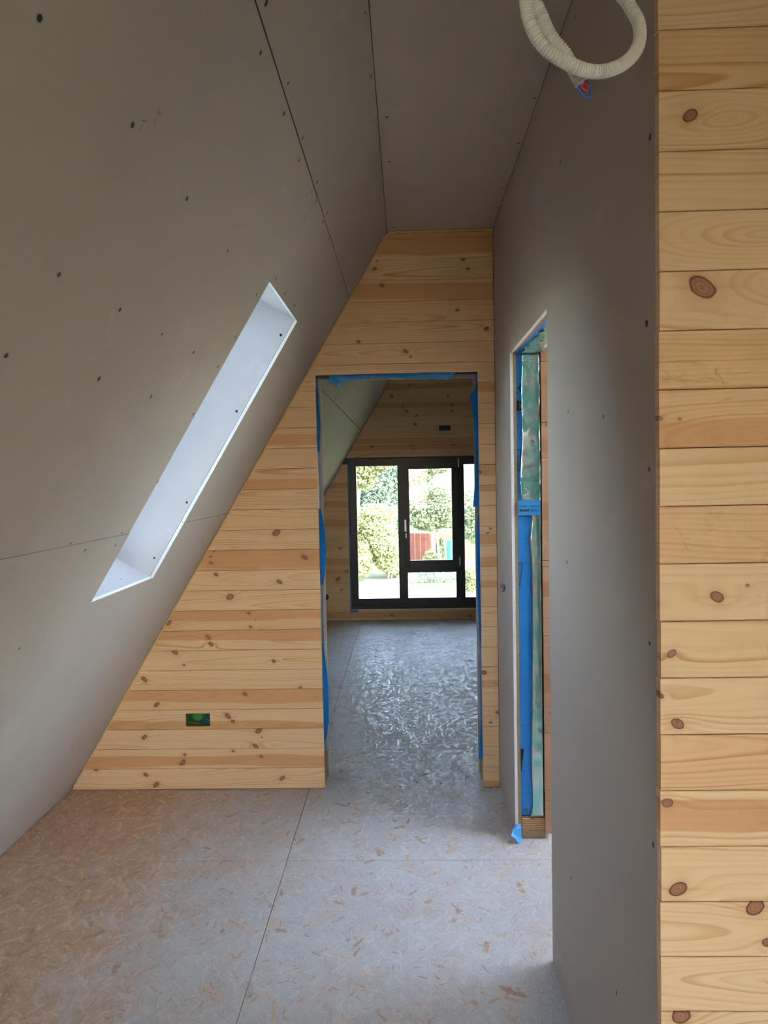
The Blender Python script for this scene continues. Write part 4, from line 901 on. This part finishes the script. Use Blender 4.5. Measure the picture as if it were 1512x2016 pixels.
plant('fruit_tree', 'leafy tree with two pale trunks standing before the red fence', 'tree', gp(862, 37), [blob(840, 1010, 37, 40, 36, 1.6), blob(876, 1000, 37, 38, 40, 1.6), blob(860, 975, 37, 46, 28, 1.4), blob(826, 985, 37, 26, 28, 1.2)], 15000, 0.085, 'leaf_green',
      [([gp(856, 37), pt(853, 1080, 37), pt(850, 1045, 37), pt(845, 1000, 37)], 0.10, 0.06), ([gp(866, 37), pt(863, 1080, 37), pt(861, 1040, 37), pt(866, 995, 37)], 0.07, 0.04)], 4)
plant('fruit_tree', 'smaller leafy tree partly hidden by the right window edge', 'tree', gp(935, 32), [blob(932, 1000, 32, 30, 36, 1.2), blob(940, 1035, 32, 28, 34, 1.2)], 9000, 0.08, 'leaf_green', [([gp(938, 32), pt(937, 1060, 32), pt(936, 1000, 32)], 0.08, 0.05)], 5)
plant('background_tree', 'treetop beyond the fence at the top of the middle pane', 'tree', gp(822, 51), [blob(830, 935, 51, 26, 24, 1.2), blob(852, 918, 51, 34, 16, 1.2), blob(818, 955, 51, 16, 26, 1.0)], 7000, 0.11, 'leaf_green', [([gp(822, 51), pt(822, 1000, 51), pt(822, 940, 51)], 0.12, 0.07)], 6)
plant('background_tree', 'loose greenery beyond the fence behind the two trunked tree', 'tree', gp(870, 45), [blob(872, 965, 45, 32, 14, 1.2), blob(880, 985, 45, 30, 16, 1.2)], 5000, 0.10, 'leaf_blue', [([gp(878, 45), pt(878, 1020, 45), pt(878, 970, 45)], 0.10, 0.06)], 8)
for i, (u, y, ru, lab) in enumerate([(846, 35.5, 16, 'low flowering bush at the foot of the two trunked tree'), (866, 37.9, 9, 'rounded bush in front of the red fence beside the turquoise barrel'), (925, 29, 12, 'bright green bush low in the right window pane')]):
    p = pt(u, 1000, y); k = y / 1465.3; rz = 0.55 if i != 1 else 0.8
    plant('garden_bush', lab, 'bush', (p.x, y, ZG), [(p.x, y, ZG + rz * 0.7, ru * k, 0.5, rz)], 1800, 0.07, ('leaf_yellow', 'leaf_green', 'leaf_yellow')[i], [([(p.x, y, ZG), (p.x, y, ZG + 0.3), (p.x + .05, y, ZG + 0.5)], 0.03, 0.015)], 20 + i)
gcv, gcf = [], []; rnd = random.Random(5)  # dark blades added where tree shadow lies on the lawn
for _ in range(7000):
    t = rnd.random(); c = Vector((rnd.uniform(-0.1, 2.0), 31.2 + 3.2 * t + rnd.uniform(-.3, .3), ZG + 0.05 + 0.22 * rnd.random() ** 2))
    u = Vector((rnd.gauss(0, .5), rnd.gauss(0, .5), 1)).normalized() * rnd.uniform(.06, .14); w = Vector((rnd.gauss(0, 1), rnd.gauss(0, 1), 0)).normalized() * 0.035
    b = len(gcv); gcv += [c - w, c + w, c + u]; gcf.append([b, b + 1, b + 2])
tag(obj('shadow_grass', gcv, gcf, 'leaf_blue'), 'added strip of darker green blades standing for tree shadow on the lawn', 'grass', kind='stuff')
# red fence of upright boards
fc = empty('garden_fence', (0, 40, ZG)); tag(fc, 'red board fence along the far edge of the lawn', 'fence')
fm = None; xw = 0.30
for i in range(64):
    x = -9.5 + i * xw
    if fm is None:
        o = boxes('fence_board', [(x + .004, x + xw - .004, 40.0, 40.03, ZG + 0.02, ZG + 1.47)], 'fence', fc, 0.004); fm = o.data
    else:
        o = bpy.data.objects.new('fence_board', fm); COL.objects.link(o); o.parent = fc; o.location = Vector((x + xw / 2, 40.015, ZG + 0.745 + random.uniform(-.01, .01))) - WLOC[fc]
for i in range(9):
    x = -9.5 + i * 2.4; boxes('fence_post', [(x - .05, x + .05, 40.07, 40.17, ZG - 0.02, ZG + 1.40)], 'fence', fc)
for z in (0.3, 1.1): boxes('fence_rail', [(-9.5, 9.7, 40.031, 40.069, ZG + z, ZG + z + 0.09)], 'fence', fc)
# barrel
p = pt(890, 1090, 38.6); prof = [(0.0, 0.0), (0.24, 0.0), (0.27, 0.06), (0.29, 0.45), (0.27, 0.84), (0.25, 0.9), (0.0, 0.9)]
vs, fs = [], []; n = 16
for r_, z in prof[1:-1]:
    for i in range(n): vs.append((p.x + r_ * math.cos(2 * math.pi * i / n), 38.6 + r_ * math.sin(2 * math.pi * i / n), ZG + z * 1.35))
for q in range(len(prof) - 3):
    for i in range(n): fs.append([q * n + i, q * n + (i + 1) % n, (q + 1) * n + (i + 1) % n, (q + 1) * n + i])
fs += [list(range(n))[::-1], [(len(prof) - 3) * n + i for i in range(n)]]
tag(obj('rain_barrel', vs, fs, 'teal', smooth=False), 'turquoise barrel by the red fence at the window mullion', 'barrel')
# neighbouring house
hb = empty('neighbour_house', (5.0, 56, ZG)); tag(hb, 'white neighbouring house with brown lower storey beyond the trees', 'house')
def at(u, v, y): return pt(u, v, y)
x0 = at(822, 950, 56).x; x1 = x0 + 12
zb1, zb0 = at(890, 966, 56).z, ZG; zt = at(890, 945, 56).z
boxes('lower_wall', [(x0 - .3, x1, 55.0, 61, ZG - .05, zt)], 'house_brown', hb)
boxes('upper_wall', [(x0 + .4, x1 - .4, 56.0, 60.5, zt, zt + 3.2)], 'house_white', hb)
xs = at(912, 930, 55.9).x
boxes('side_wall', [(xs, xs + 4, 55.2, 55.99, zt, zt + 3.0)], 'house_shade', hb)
boxes('bracket', [(xs + .35, xs + 1.0, 55.13, 55.19, zt + .75, zt + .83), (xs + .9, xs + 1.0, 55.13, 55.19, zt + .05, zt + 1.25), (xs + .5, xs + .9, 55.13, 55.19, zt + 1.0, zt + 1.05)], 'frame', hb)
w_ = boxes('window', [(x0 + 3.2, x0 + 4.2, 55.93, 55.99, zt + 1.1, zt + 2.4)], 'house_shade', hb); boxes('pane', [(x0 + 3.3, x0 + 4.1, 55.91, 55.929, zt + 1.2, zt + 2.3)], 'frame', w_)
zr = zt + 3.2
vs = [(x0, 55, zr), (x1, 55, zr), (x1, 61.5, zr), (x0, 61.5, zr), (x0, 58.2, zr + 2.2), (x1, 58.2, zr + 2.2), (x0, 55, zr + .12), (x1, 55, zr + .12)]
obj('roof', vs, [[0, 3, 2, 1], [0, 1, 7, 6], [6, 7, 5, 4], [4, 5, 2, 3], [0, 6, 4, 3], [1, 2, 5, 7]], 'house_brown', hb)
